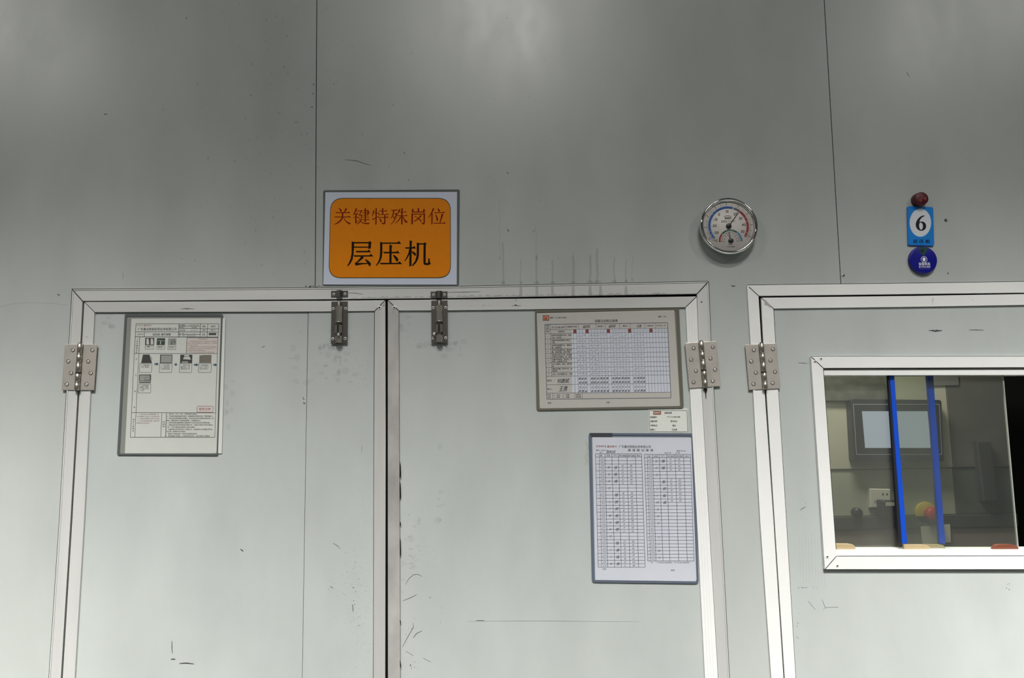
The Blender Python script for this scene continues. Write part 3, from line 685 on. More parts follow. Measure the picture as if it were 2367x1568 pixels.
CH_A = [ # row one, first half
 [(298,105),(318,102),(372,135),(410,172),(425,205),(412,238),(392,258),(370,235),(345,170)],[(572,97),(635,150),(600,185),(545,255),(525,270),(495,270),(530,215),(560,140)],
 [(180,265),(665,268),(703,235),(750,298),(195,298)],[(135,435),(685,433),(728,402),(780,462),(155,465)],
 [(425,290),(490,290),(478,430),(455,520),(400,600),(310,680),(210,730),(130,750),(125,735),(210,690),(300,625),(370,555),(410,480),(425,430)],
 [(485,460),(505,475),(560,570),(640,640),(730,682),(790,695),(710,748),(600,660),(530,570),(495,500)],
 [(965,103),(1022,138),(990,200),(935,300),(870,390),(858,378),(900,290),(940,190)],[(985,222),(1060,212),(1100,208),(1090,235),(985,240)],
 [(915,322),(1010,320),(1040,300),(1080,352),(915,348)],[(862,460),(1020,458),(1045,435),(1085,475),(875,478)],
 [(950,345),(1000,345),(998,650),(1070,585),(1080,592),(1000,680),(965,705),(945,690)],
 [(1080,200),(1165,195),(1195,172),(1230,205),(1195,250),(1130,365),(1165,375),(1190,360),(1225,375),(1215,450),(1190,570),(1160,640),(1080,710),(985,748),(985,735),(1060,690),(1125,620),(1165,540),(1185,400),(1115,405),(1095,385),(1150,250),(1165,215),(1080,222)],
 [(1075,460),(1100,462),(1130,540),(1160,610),(1230,660),(1320,685),(1530,683),(1470,735),(1330,725),(1220,690),(1140,620),(1105,550)],
 [(1250,190),(1425,190),(1452,172),(1485,205),(1470,230),(1470,340),(1460,390),(1425,392),(1425,220),(1262,212)],
 [(1210,275),(1470,272),(1495,255),(1530,298),(1225,296)],[(1235,362),(1440,360),(1440,382),(1240,382)],[(1240,450),(1420,450),(1450,425),(1488,468),(1240,468)],[(1215,545),(1430,545),(1465,525),(1505,568),(1225,568)],
 [(1318,100),(1385,130),(1368,150),(1365,640),(1325,665),(1318,650)],
 [(1648,188),(1705,212),(1685,270),(1650,360),(1605,435),(1595,425),(1625,340),(1640,250)],[(1690,305),(1820,300),(1850,270),(1895,318),(1690,322)],
 [(1605,515),(1640,520),(1720,485),(1800,445),(1890,408),(1892,420),(1800,475),(1700,525),(1635,575)],[(1742,102),(1802,125),(1790,150),(1780,735),(1730,755),(1742,500)],
 [(1875,210),(2135,210),(2165,180),(2202,235),(1885,235)],[(1835,345),(2170,343),(2207,310),(2260,368),(1860,368)],[(1850,462),(2175,458),(2207,430),(2262,485),(1860,488)],
 [(1997,98),(2062,125),(2045,150),(2045,345),(1997,345)],[(2080,370),(2150,408),(2130,440),(2130,680),(2115,715),(2065,750),(2030,730),(1945,680),(2060,685),(2080,660)],
 [(1885,505),(1915,515),(1965,560),(1985,600),(1970,640),(1945,658),(1920,610)]]
CH_B = [
 [(145,175),(345,172),(375,150),(420,200),(160,205)],[(232,205),(285,205),(260,310),(235,400),(190,465),(140,525),(132,515),(180,430),(215,330)],
 [(265,318),(325,318),(355,290),(405,325),(375,390),(340,500),(290,600),(215,690),(140,752),(135,738),(200,670),(265,580),(310,470),(335,340),(265,340)],
 [(225,415),(265,435),(290,470),(290,500),(265,508),(240,470)],[(460,140),(522,165),(490,230),(430,320),(375,385),(400,320),(440,220)],
 [(490,250),(680,250),(710,220),(760,272),(470,272)],[(385,390),(715,390),(745,355),(800,412),(390,415)],[(552,102),(620,130),(605,155),(600,725),(548,750),(545,500)],
 [(530,415),(545,430),(510,520),(440,610),(370,670),(300,712),(295,700),(360,650),(440,560),(490,470)],[(610,415),(635,425),(670,520),(730,590),(812,638),(735,690),(660,590),(625,500)],
 [(968,130),(1045,155),(1028,180),(1025,240),(1400,240),(1405,140),(1472,155),(1465,280),(1430,292),(1410,272),(1010,272),(985,288),(962,262)],
 [(1190,98),(1260,125),(1248,150),(1248,245),(1195,245)],
 [(948,305),(990,322),(1420,322),(1440,303),(1482,320),(1475,350),(1470,690),(1455,720),(1412,755),(1380,720),(1310,680),(1420,685),(1420,355),(1005,352),(998,725),(945,752),(948,400)],
 [(1305,375),(1355,410),(1300,460),(1215,540),(1110,610),(1025,648),(1015,635),(1100,580),(1190,510),(1270,430)],[(1050,400),(1075,400),(1190,470),(1290,540),(1335,590),(1340,635),(1325,648),(1250,560),(1150,470),(1060,415)],
 [(1780,105),(1845,135),(1820,185),(1740,320),(1680,415),(1620,492),(1608,480),(1660,390),(1720,270),(1760,170)],[(1730,330),(1745,310),(1790,310),(1775,345),(1770,725),(1725,755)],
 [(1962,118),(1985,112),(2035,160),(2065,205),(2060,235),(2030,252),(2005,235),(1985,175)],[(1822,268),(2165,268),(2200,235),(2265,295),(1850,298)],
 [(1878,338),(1905,345),(1960,450),(1995,545),(1985,585),(1950,620),(1930,590),(1915,480)],[(2120,325),(2200,345),(2180,395),(2130,530),(2080,670),(2040,670),(2080,540),(2110,400)],
 [(1805,680),(2195,682),(2232,650),(2285,710),(1825,712)]]
CH_C = [
 [(202,88),(255,110),(640,110),(682,82),(725,130),(705,155),(702,270),(635,295),(640,145),(265,145),(262,258),(250,420),(225,560),(170,670),(105,742),(85,725),(130,650),(175,540),(200,400)],
 [(255,228),(645,228),(645,258),(255,258)],[(305,340),(610,340),(650,305),(708,375),(330,380)],[(245,455),(660,455),(705,415),(768,485),(275,492)],
 [(440,485),(490,485),(520,515),(470,560),(350,655),(640,655),(640,680),(480,690),(310,725),(278,665),(340,620),(420,530)],[(545,572),(570,555),(650,610),(700,660),(700,710),(675,740),(655,735),(620,670)],
 [(942,95),(992,122),(1385,122),(1435,85),(1495,155),(1002,155),(1000,400),(985,520),(930,640),(850,732),(835,715),(890,630),(930,520),(942,350)],[(1185,168),(1268,212),(1245,235),(1240,655),(1182,655)],
 [(1020,368),(1355,365),(1393,332),(1455,402),(1045,405)],[(930,652),(1405,652),(1450,610),(1518,685),(960,690)],[(1275,455),(1295,438),(1370,490),(1420,555),(1410,600),(1385,625),(1365,610),(1320,530)],
 [(1590,248),(1780,246),(1832,212),(1880,278),(1612,282)],[(1710,62),(1790,95),(1768,120),(1760,720),(1702,752),(1706,400)],[(1700,290),(1740,300),(1715,410),(1660,520),(1590,615),(1575,600),(1630,510),(1680,390)],
 [(1765,345),(1840,375),(1875,410),(1875,455),(1855,475),(1810,430),(1770,375)],
 [(1898,118),(1955,140),(2075,142),(2108,112),(2158,160),(2132,180),(2130,655),(2190,655),(2198,535),(2232,535),(2240,640),(2265,660),(2240,695),(2190,712),(2110,708),(2075,680),(2070,600),(2075,175),(1958,175),(1955,450),(1935,550),(1875,660),(1785,742),(1765,725),(1850,610),(1885,500),(1895,400)]]
ink = Ink()
for pl_ in CH_A: ink.poly([crop(765,475,16.907)(*p) for p in pl_])
for pl_ in CH_B: ink.poly([crop(895,475,16.907)(*p) for p in pl_])
ink.build('red_lettering', M_RED, .0022, sg)
ink = Ink()
for pl_ in CH_C: ink.poly([crop(795,550,11.271)(*p) for p in pl_])
ink.build('black_lettering', mat('brown_black_print', S(26,14,2), .6, spec=.1), .0022, sg)

# ------------------------------------------------------------------ documents in plastic holders
def holder(name, label, outer, inner, paper, rim_col, back_col, paper_col, d, r=6, cover=True):
    c = P((outer[2][0]+outer[3][0])/2, (outer[2][1]+outer[3][1])/2, d)
    t = thing(name, (c.x, -d, c.z), label, 'document holder', 'document holders on the double door')
    slab('backing', rounded(*outer, r), d, d+.0014, mat(name+'_backing', back_col, .35, spec=.5), t, .0005)
    # rim: four rounded edge strips
    rim = mat(name+'_rim', rim_col, .3, spec=.5)
    oo, ii = rounded(*outer, r), rounded(*inner, r*.8)
    bm = bmesh.new(); n = len(oo)
    for i in range(n):
        j = (i+1) % n
        q = [P(*oo[i], d+.0028), P(*oo[j], d+.0028), P(*ii[j], d+.0028), P(*ii[i], d+.0028)]
        prism(bm, [(v.x, v.z) for v in q], d+.0012, d+.0028)
    bmesh.ops.remove_doubles(bm, verts=bm.verts, dist=1e-6)
    obj('rim', bm, rim, t)
    pp = slab('paper', paper, d+.0016, d+.0022, mat(name+'_paper', paper_col, .55, spec=.25, noise=.02, nscale=25), t)
    return t, pp, d+.0022
def addcover(t, pts, d, mt):
    slab('clear_cover', pts, d, d+.0003, mt, t)
M_COVER = sheet_mat('clear_plastic_cover', (.985,.985,.985,1), .08, haze=.01, refl=.8)
def scribble(ink, cx, cy, w_, h_, n, rnd, lw):
    pts = []
    for i in range(n):
        pts.append((cx+rnd.uniform(-.5, .5)*w_, cy+rnd.uniform(-.5, .5)*h_))
    for i in range(n-1):
        mid = ((pts[i][0]+pts[i+1][0])/2+rnd.uniform(-.1, .1)*w_, (pts[i][1]+pts[i+1][1])/2+rnd.uniform(-.1, .1)*h_)
        ink.pline([pts[i], mid, pts[i+1]], lw)

# ---- left document: operating procedure
T4, T5 = crop(260, 710, 8.454), crop(260, 880, 8.254)
docA, papA, dA = holder('procedure_holder', 'portrait operating procedure sheet with small photos, on the left leaf',
    [T4(240,135), T4(2155,135), T5(2010,1432), T5(85,1425)], [T4(278,185), T4(2120,185), T5(1985,1390), T5(135,1392)],
    [T4(370,228), T4(2207,220), T5(2085,1392), T5(235,1390)], S(88,94,93), S(140,142,136), S(205,207,201), DP, 4)
L4 = lambda ink, pts, w_=1.0: [ink.line(T4(*pts[i]), T4(*pts[i+1]), w_) for i in range(len(pts)-1)]
L5 = lambda ink, pts, w_=1.0: [ink.line(T5(*pts[i]), T5(*pts[i+1]), w_) for i in range(len(pts)-1)]
g = Ink()
L4(g, [(460,328),(2080,328)]); L4(g, [(460,328),(445,580),(425,910)]); g.line(T4(425,910), T5(342,1083), 1.0)
L4(g, [(2080,328),(2062,590),(2050,910)]); g.line(T4(2050,910), T5(1952,1083), 1.0); L5(g, [(340,1083),(1955,1083)], 1.2)
L4(g, [(452,487),(1290,487)]); L4(g, [(447,582),(1290,586),(2062,588)], 1.3); L4(g, [(432,910),(2052,912)])
L4(g, [(1298,330),(1285,585)]); L4(g, [(628,488),(622,584)]); L4(g, [(1722,332),(1708,585)]); L4(g, [(1862,332),(1848,588)])
for y in (375,418,): L4(g, [(1295,y),(1718,y)])
L4(g, [(1290,487),(2068,490)]); L4(g, [(1287,533),(1712,536)]); L4(g, [(1718,425),(2073,427)])
L4(g, [(532,588),(516,910)]); g.line(T4(516,910), T5(425,1083), .9)
L4(g, [(1456,598),(1440,908)]); L4(g, [(1456,600),(2060,600)])
L5(g, [(360,612),(1970,617)], 1.1); L5(g, [(942,617),(922,1083)]); L5(g, [(1030,617),(1010,1083)])
for x0_, x1_, y0_, y1_ in ((640,805,762,822),(872,1020,765,826),(1085,1238,768,830)): g.frame([T4(x0_,y0_),T4(x1_,y0_),T4(x1_-4,y1_),T4(x0_-4,y1_)], .7)
for x0_, x1_ in ((535,770),(922,1165),(1315,1555),(1688,1935)): g.frame([T4(x0_,1105),T4(x1_,1105),T4(x1_-10,1280),T4(x0_-10,1280)], .8)
g.frame([T5(498,68),T5(733,68),T5(725,237),T5(490,237)], .8)
g.build('table_lines', M_INKS, dA+.0001, papA)
t = Ink()
def tx4(s, x, y, h, width=None, bold=0.0, sl=0.0, al='l', o=t): p = T4(x, y); o.text(s, p[0], p[1], h/8.454, width/8.454 if width else None, upv=(.045,-1), bold=bold, align=al)
def tx5(s, x, y, h, width=None, bold=0.0, o=None): p = T5(x, y); (o or t).text(s, p[0], p[1], h/8.254, width/8.254 if width else None, upv=(.045,-1), bold=bold)
tx4('广东鑫业智能标签应用有限公司', 492, 455, 58, 762, .012)
tx4('层压机 操作规程', 785, 555, 50, 355, .014); tx4('三级文件', 470, 548, 34, 138)
tx4('文件编号：', 1300, 368, 34, 150); tx4('WI-PD-019', 1510, 366, 30, 170); tx4('制作部门：', 1300, 414, 34, 150); tx4('技术部', 1545, 418, 36, 100)
tx4('生效日期：', 1300, 470, 34, 150); tx4('22.12.13', 1525, 470, 32, 130); tx4('版　本：', 1298, 528, 30, 130); tx4('A1', 1575, 527, 30)
tx4('页　号：第1页共1页', 1296, 574, 30, 330); tx4('编制', 1757, 395, 40, 64); tx4('品管员', 1915, 395, 42, 100); tx4('审核', 1757, 470, 36, 60); tx4('贺红卫', 1915, 470, 36, 96); tx4('批准', 1750, 552, 38, 62)
for i, c in enumerate('工具主辅助材料'): tx4(c, 470-i*3, 640+i*43, 34, bold=.01)
for c, x, y in (('作',450,1032),('业',438,1346)): tx4(c, x, y, 32, bold=.012)
for c, x, y in (('内',415,218),('容',400,522)): tx5(c, x, y, 32, bold=.012)
for i, c in enumerate('成份注意事项'): tx5(c, 386-i*2, 755+i*44, 32, bold=.01)
tx4('手套', 665, 792, 32); tx4('钢丝刷', 890, 800, 30, 90); tx4('层压板', 1108, 804, 30, 92)
for (x, y), ls in zip(((555,1148),(945,1148),(1335,1148),(1705,1148)), (('1、将钢板擦拭','干净，并检查。'),('2、打开电源开','关，设备加温至','工艺要求后准备'),('3、将加工好的','叠合料放入，摆','放整齐后关门板'),('4、按启动按钮上','升板，达到压力','自动停止'))):
    for i, s_ in enumerate(ls): tx4(s_, x-i*3, y+i*36, 28, 28*6.4)
for i, s_ in enumerate(('5、层压完成后','用隔热 手套取','出一面放入冷却','一工序。')): tx5(s_, 518-i*2, 104+i*34, 27, 27*6.4 if i < 3 else None)
for i, s_ in enumerate(('安全','操作','规范')): tx5(s_, 950, 800+i*44, 30)
for i, (s_, w_) in enumerate((('1、非专机（工序）人员，不得任意开动机器。',600),('2、开机前应检查设备是否运转，发现故障及时报告处理，严禁带病运行。',905),('3、开机后应注意设备的运转情况，完毕后应检查产品是否合格再停机。如',900),('掉电，请即刻关机人员检查或报修，不得擅自运行。',670),('4、如有异常或机器故障停止设备维护才可以再次启动以及使用设备。',850),('5、设备在运行时的护罩及相关保护打开，设备在正常运行时手不能进入',900),('工区，工作中做好防尘防烫人员安全措施。',570),('6、设备检修必须先断电并拉下电源开关，在电源处挂上安全警示牌“禁止',900),('启动”牌，检修完毕试运转后。',400),('7、每班生产设备应进行一定时间的设备清洁保养。',620),('8、检查常备开关按钮，必须保持完好状态，发现问题及时请维修',840))):
    tx5(s_, 1035-i*2, 650+i*42, 30, w_, .006)
t.build('printed_text', M_INK, dA+.00012, papA)
t = Ink()
tx4('异常处理方法', 1668, 638, 32, 190, .01, o=t)
for i, (s_, w_) in enumerate((('一、作业前须作好防范工作，避免烫伤或其他事故',575),('发生人员必须熟悉操作机台相关知识，方可操作',580),('才可以进入作业区域。',230),('二、设备操作过程中产生异常现象应及时通知主管',575),('及时停机处理，处理完毕后才可以恢复生产作业。',570),('未处理好严禁私自操作设备。',380),('三、作业完毕后应对设备进行清洁与日常维护保养',540))):
    tx4(s_, 1462-i*2, 682+i*36, 28, w_, o=t)
t5 = Ink()
for i, (s_, w_) in enumerate((('　一、操作过程中应注意钢板温度，戴',420),('好防护用具后一起作业时，应注意安全防护',440),('　二、操作时须佩戴防护手套，防止烫伤',440),('　三、作业时须按照操作规程，设备运行时',440),('未停稳不得打开安全防护门。',290))):
    tx5(s_, 462-i*2, 655+i*42, 28, w_, o=t5)
t.build('warning_text', mat('faded_red_ink', S(150,120,116), .6), dA+.00012, papA)
t5.build('grey_red_text', mat('faded_red_ink', S(150,120,116), .6), dA+.00012, papA)
Ink().poly([T4(1460,604),T4(2058,604),T4(2046,904),T4(1444,904)]).build('pink_box', mat('pale_pink_print', S(204,196,190), .6), dA+.00006, papA)
t = Ink(); tx4('XINYE 鑫业制卡', 480, 372, 34, 285, .012, o=t); t.build('brand_print', mat('orange_brown_print', S(150,92,40), .6), dA+.00012, papA)
t = Ink(); sx = rounded(T5(1617,490), T5(1918,490), T5(1915,606), T5(1612,606), 1.6)
t.frame(sx, .9); tx5('受控文件', 1645, 568, 58, 235, .014, o=t); t.build('red_stamp', mat('red_stamp_ink', S(158,62,56), .6), dA+.00014, papA)
a_ = Ink()
for x0_, x1_, y in ((822,905,1115),(1212,1272,1125),(1592,1680,1130),(1970,2048,1130)):
    a_.poly([T4(x0_,y-16),T4(x1_-42,y-16),T4(x1_-42,y-34),T4(x1_,y),T4(x1_-42,y+34),T4(x1_-42,y+16),T4(x0_,y+16)])
a_.build_each('blue_arrow', mat('blue_grey_print', S(52,82,112), .6), dA+.0001, papA)
dk, md, lt, gn, br_ = Ink(), Ink(), Ink(), Ink(), Ink()
q4 = lambda i, x0_, y0_, x1_, y1_: i.poly([T4(x0_,y0_),T4(x1_,y0_),T4(x1_-6,y1_),T4(x0_-6,y1_)])
q4(dk,642,604,818,746); q4(gn,868,610,1030,744); q4(md,1092,612,1250,744); q4(dk,1090,612,1098,744)
dk.poly([T4(595,930),T4(722,930),T4(772,1096),T4(560,1096)]); md.poly([T4(726,930),T4(775,1000),T4(775,1080),T4(764,1040)])
q4(dk,932,932,1172,1097); q4(md,950,945,1160,1085); q4(br_,1000,985,1040,1080)
q4(dk,1325,932,1562,1097); q4(lt,1405,940,1500,965); lt.poly([T4(1400,975),T4(1505,970),T4(1535,1030),T4(1375,1020)]); q4(md,1360,1062,1480,1095)
q4(br_,1700,945,1935,1094); q4(dk,1745,940,1930,990); q4(dk,1885,508,2030,550)
q4(dk,520,1320,756,1486); q4(md,535,1335,630,1440); q4(md,520,1445,750,1470)
for i in range(5): q4(lt,632,1340+i*20,735,1350+i*20)
for x in (665,748): lt.poly([T4(x,620),T4(x+30,615),T4(x+45,640),T4(x+52,730),T4(x-4,735)])
q4(lt,935,660,950,730); q4(lt,880,655,1020,661); q4(md,1145,630,1240,735)
for i, (nm, k) in enumerate(((dk,'photo_dark'),(gn,'photo_green'),(br_,'photo_brown'),(md,'photo_grey'),(lt,'photo_light'))):
    col = {'photo_dark':S(48,50,46),'photo_green':S(34,58,48),'photo_brown':S(112,106,92),'photo_grey':S(150,152,146),'photo_light':S(196,198,192)}[k]
    nm.build_each('printed_photo', mat(k, col, .6), dA+.00010+i*.00004, papA)
addcover(docA, [T4(290,150), T4(2140,150), T5(2000,1420), T5(110,1420)], dA+.0008, M_COVER)

# ---- middle document: daily check sheet
T6 = crop(1230, 700, 6.03)
docB, papB, dB = holder('checklist_holder', 'landscape daily check sheet full of ticks, in a dark edged holder',
    [T6(38,98), T6(2048,62), T6(2116,1470), T6(62,1505)], [T6(58,135), T6(2005,100), T6(2075,1440), T6(100,1475)],
    [T6(66,146), T6(1982,103), T6(2062,1452), T6(108,1482)], S(104,102,90), S(128,126,114), S(192,189,183), DP, 7)
tl_, tr_, br2, bl_ = (178,303),(1888,280),(1935,1328),(205,1345)
def interp(x, xs, ys):
    for i in range(len(xs)-1):
        if x <= xs[i+1] or i == len(xs)-2:
            return lerp(ys[i], ys[i+1], (x-xs[i])/(xs[i+1]-xs[i]))
rowL = [303,378,432,508,575,645,708,775,838,905,970,1025,1145,1262,1345]
rowR = [280,358,412,485,553,622,690,756,822,888,952,1008,1122,1248,1328]
def D6(col, row):      # col 0..1 across the table, row index (may be fractional)
    i = min(int(row), 13); f = row-i
    yl = lerp(rowL[i], rowL[i+1], f); yr = lerp(rowR[i], rowR[i+1], f)
    v = (yl-303)/(1345-303)
    return T6(lerp(lerp(178,1888,col), lerp(205,1935,col), v), lerp(yl, yr, col))
c0 = (572-178)/1710; cw = (1885-572)/1710/31
Ink().poly([T6(556,372),T6(1880,358),T6(1925,1250),T6(556,1255)]).build('white_insert', mat('bluish_white_paper', S(208,212,222), .5), dB+.0001, papB)
g = Ink()
g.frame([D6(0,0),D6(1,0),D6(1,14),D6(0,14)], 1.3)
for r_ in range(1, 14): g.line(D6(0, r_), D6(1, r_), .8)
for k in range(31): g.line(D6(c0+cw*k, 1), D6(c0+cw*k, 13), .6)
g.line(D6(.043,0), D6(.043,11), .7)
for x in (.172,.27,.415,.492,.608,.695,.815,.90): g.line(D6(x,0), D6(x,1), .7)
for x in (.048,.228,.285): g.line(D6(x,13), D6(x,14), .7)
g.build('table_lines', mat('blue_grey_ink', S(84,88,104), .6), dB+.00018, papB)
t = Ink()
def tx6(s, x, y, h, width=None, bold=0.0, al='l', o=None): p = T6(x, y); (o or t).text(s, p[0], p[1], h/6.03, width/6.03 if width else None, dirv=(1,-.014), upv=(.0,-1), bold=bold, align=al)
tx6('设备日点检记录表', 870, 272, 44, 325, .016); tx6('编号：YY-QR-PE-009', 250, 220, 26, 228, .02); tx6('版本：A/0', 1760, 203, 26, 108, .02)
for s_, x, y, w_ in (('设备',195,332,44),('编号',195,366,44),('设备型号名称',485,345,140),('使用部门',910,340,90),('责任人',1265,335,70),('点检月份',1602,332,90),('2024 年 5 月',1730,328,130),('序号',195,412,46),('检查项目',365,412,90)): tx6(s_, x, y, 26, w_, .008)
for i in range(9):
    p = D6(.021, 2+i+.62); t.text(str(i+1), p[0], p[1], 4.6, align='c', bold=.01)
rows6 = (('各部位系统运转正常，应急','齐全、无异常'),('各操作系统装置动作灵活','可靠'),('润滑系统装置齐全、管路完','整，油路畅通'),('电气系统装置齐全、管线完','整、性能灵敏、运行可靠'),('滑动部位运行正常，各滑道','及零件无严重拉、研、碰伤'),('设备内外清洁、无油污、无','锈蚀、油路管正常洁'),('机上无漏油、漏水、漏气现','象'),('零部件完整、附件齐全、保','管妥善'),('安全、防护装置齐全、可靠',))
for i, rw in enumerate(rows6):
    for j, s_ in enumerate(rw):
        p = D6(.05, 2+i+(.44 if len(rw) == 2 else .66)+.43*j)
        t.text(s_, p[0], p[1], 4.0, 3.85*len(s_), dirv=(1,-.014), bold=.008)
for k in range(31):
    if k+1 in (1,5,12,19,26): continue
    p = D6(c0+cw*(k+.5), 1.62); t.text(str(k+1), p[0], p[1], 3.4, align='c')
tx6('操作员：', 210, 1098, 30, 82, .01); tx6('确认人：', 212, 1214, 30, 80, .01)
tx6('符号', 215, 1298, 26, 46); tx6('说明', 215, 1330, 26, 46); tx6('√—良好　○—异常', 300, 1298, 24, 220); tx6('×—检修　△—调整', 300, 1328, 24, 220); tx6('异常处', 612, 1295, 26, 70); tx6('理记录', 612, 1325, 26, 70)
tx6('审核', 218, 1410, 28, 50); tx6('日期', 1030, 1402, 28, 50)
t.build('printed_text', M_INK, dB+.0002, papB)
rd = Ink()
for k in (0, 4, 11, 18, 25): rd.poly([D6(c0+cw*k+.001, 1), D6(c0+cw*(k+1)-.001, 1), D6(c0+cw*(k+1)-.001, 1.95), D6(c0+cw*k+.001, 1.95)])
rd.build_each('red_cell', mat('brown_red_marker', S(134,38,36), .6), dB+.00019, papB)
rnd = random.Random(3)
pn = Ink()
used = [k for k in range(23) if k+1 not in (1,5,12,19)]
for k in used:
    for r_ in range(9):
        p = D6(c0+cw*(k+.5+rnd.uniform(-.12,.12)), 2+r_+.5+rnd.uniform(-.12,.16)); s_ = rnd.uniform(.8, 1.1)
        lw = .9 if k in (1,2,3,5,6,7) else .6
        pn.pline([(p[0]-1.4*s_, p[1]-.5), (p[0]-.4*s_, p[1]+1.4*s_), (p[0]+2.0*s_, p[1]-2.0*s_)], lw)
    for rr0, ch_, hh_ in ((11.44,'建',5.6),(11.9,'斌',5.6),(12.46,'王',5.2),(12.92,'勇',5.8)):
        p = D6(c0+cw*(k+.5+rnd.uniform(-.06,.06)), rr0); pn.text(ch_, p[0], p[1], hh_*rnd.uniform(.92,1.08), upv=(rnd.uniform(.0,.25),-1), dirv=(1,rnd.uniform(-.16,.02)), align='c', bold=.02, sx=.95)
for s_, x, y, h_, w_ in (('17-CF-06-001',265,362,40,190),('层压机',705,352,44,100),('面料部',1065,346,44,95),('冯奎',1450,346,46,72),('何建斌',345,1118,66,165),('王勇',370,1232,78,120)):
    p = T6(x, y); pn.text(s_, p[0], p[1], h_/6.03, w_/6.03, dirv=(1,-.04), upv=(.22,-1), bold=.015)
pn.build('handwriting', M_PEN, dB+.00022, papB)
lg = Ink().poly([T6(150,176),T6(236,176),T6(236,250),T6(150,250)]); lg.build('brand_emblem', mat('dark_brown_print', S(74,30,14), .6), dB+.0002, papB)
Ink().poly([T6(158,184),T6(228,184),T6(228,242),T6(204,242),T6(204,214),T6(196,206),T6(180,206),T6(174,214),T6(174,242),T6(158,242)]).poly([T6(183,222),T6(190,214),T6(196,222),T6(196,244),T6(183,244)]).build('brand_emblem', mat('salmon_print', S(206,122,88), .6), dB+.00025, papB)
addcover(docB, [T6(75,150), T6(2030,112), T6(2095,1470), T6(105,1495)], dB+.0008, M_COVER)

# ---- sticker
st_ = thing('equipment_label', (P(1546,999,DP).x, -DP, P(1546,999,DP).z), 'small white equipment label with four lines of print', 'label')
T9 = crop(1480, 930, 16.907)
slab('label_card', rounded(T9(320,265), T9(1845,240), T9(1865,1188), T9(345,1188), 1.6), DP, DP+.0006, mat('label_paper', S(212,214,206), .5), st_)
g = Ink(); g.frame(rounded(T9(348,325), T9(1820,325), T9(1850,1158), T9(372,1158), 1.8), .8); g.build('label_border', M_INKS, DP+.0008, st_)
Ink().rect(*T9(505,352), *T9(812,490)).build('brand_block', mat('brown_brand_print', S(126,62,26), .6), DP+.00075, st_)
t = Ink(); p = T9(522,446); t.text('XINYE', p[0], p[1], 4.6, 268/16.907, bold=.02); t.build('brand_lettering', M_WHITE, DP+.0009, st_)
t = Ink()
for s_, x, y, w_, b_ in (('设备标签',935,448,300,.02),('设备编号：',378,615,330,.02),('YY-CY-000-008',1050,605,510,.02),('设备名称：',390,775,330,.02),('层压机A',1180,775,275,.012),('存放地点：',392,942,330,.02),('层压',1250,942,145,.012),('保管人：',392,1105,260,.02),('文武勇',1228,1105,215,.012)):
    p = T9(x, y); t.text(s_, p[0], p[1], 4.6, w_/16.907, bold=b_)
t.build('printed_text', M_INK, DP+.0009, st_)

# ---- right document: temperature and humidity record
T7, T8 = crop(1350, 990, 8.454), crop(1350, 1160, 7.839)
docC, papC, dC = holder('record_holder', 'portrait temperature and humidity record with two tables, in a slate edged holder',
    [T7(90,95), T7(2142,105), T8(2080,1490), T8(145,1465)], [T7(140,140), T7(2095,150), T8(2040,1455), T8(185,1430)],
    [T7(160,178), T7(2112,186), T8(2045,1447), T8(203,1422)], S(92,101,116), S(120,128,138), S(206,209,219), DP, 8)
def table(topx, topy, subt, botx, boty, subb, nrow, hh_=.93):
    """ruled table; returns a function (col, row) giving pixels"""
    tp = [T7(x, topy) for x in topx]; bt = [T8(x, boty) for x in botx]
    st2, sb2 = T7(subt, topy), T8(subb, boty)
    n = nrow+hh_
    def at(c, r):            # c column edge index (fractional), r row 0..n
        i = min(int(c), len(tp)-2); f = c-i; v = r/n
        x0_ = lerp(tp[i][0], tp[i+1][0], f); x1_ = lerp(bt[i][0], bt[i+1][0], f); y0_ = lerp(tp[i][1], tp[i+1][1], f); y1_ = lerp(bt[i][1], bt[i+1][1], f)
        return (lerp(x0_, x1_, v), lerp(y0_, y1_, v))
    sub = lambda r: (lerp(st2[0], sb2[0], r/n), lerp(st2[1], sb2[1], r/n))
    return at, sub, n
gl = Ink(); tt = Ink(); pn = Ink(); rnd = random.Random(11)
def up7(i, s_, p, h, width=None, al='c', bold=0.0): i.text(s_, p[0], p[1], h, width, upv=(-.03,-1), align=al, bold=bold, dirv=(1,.012))
cn = '日一二三四五六'
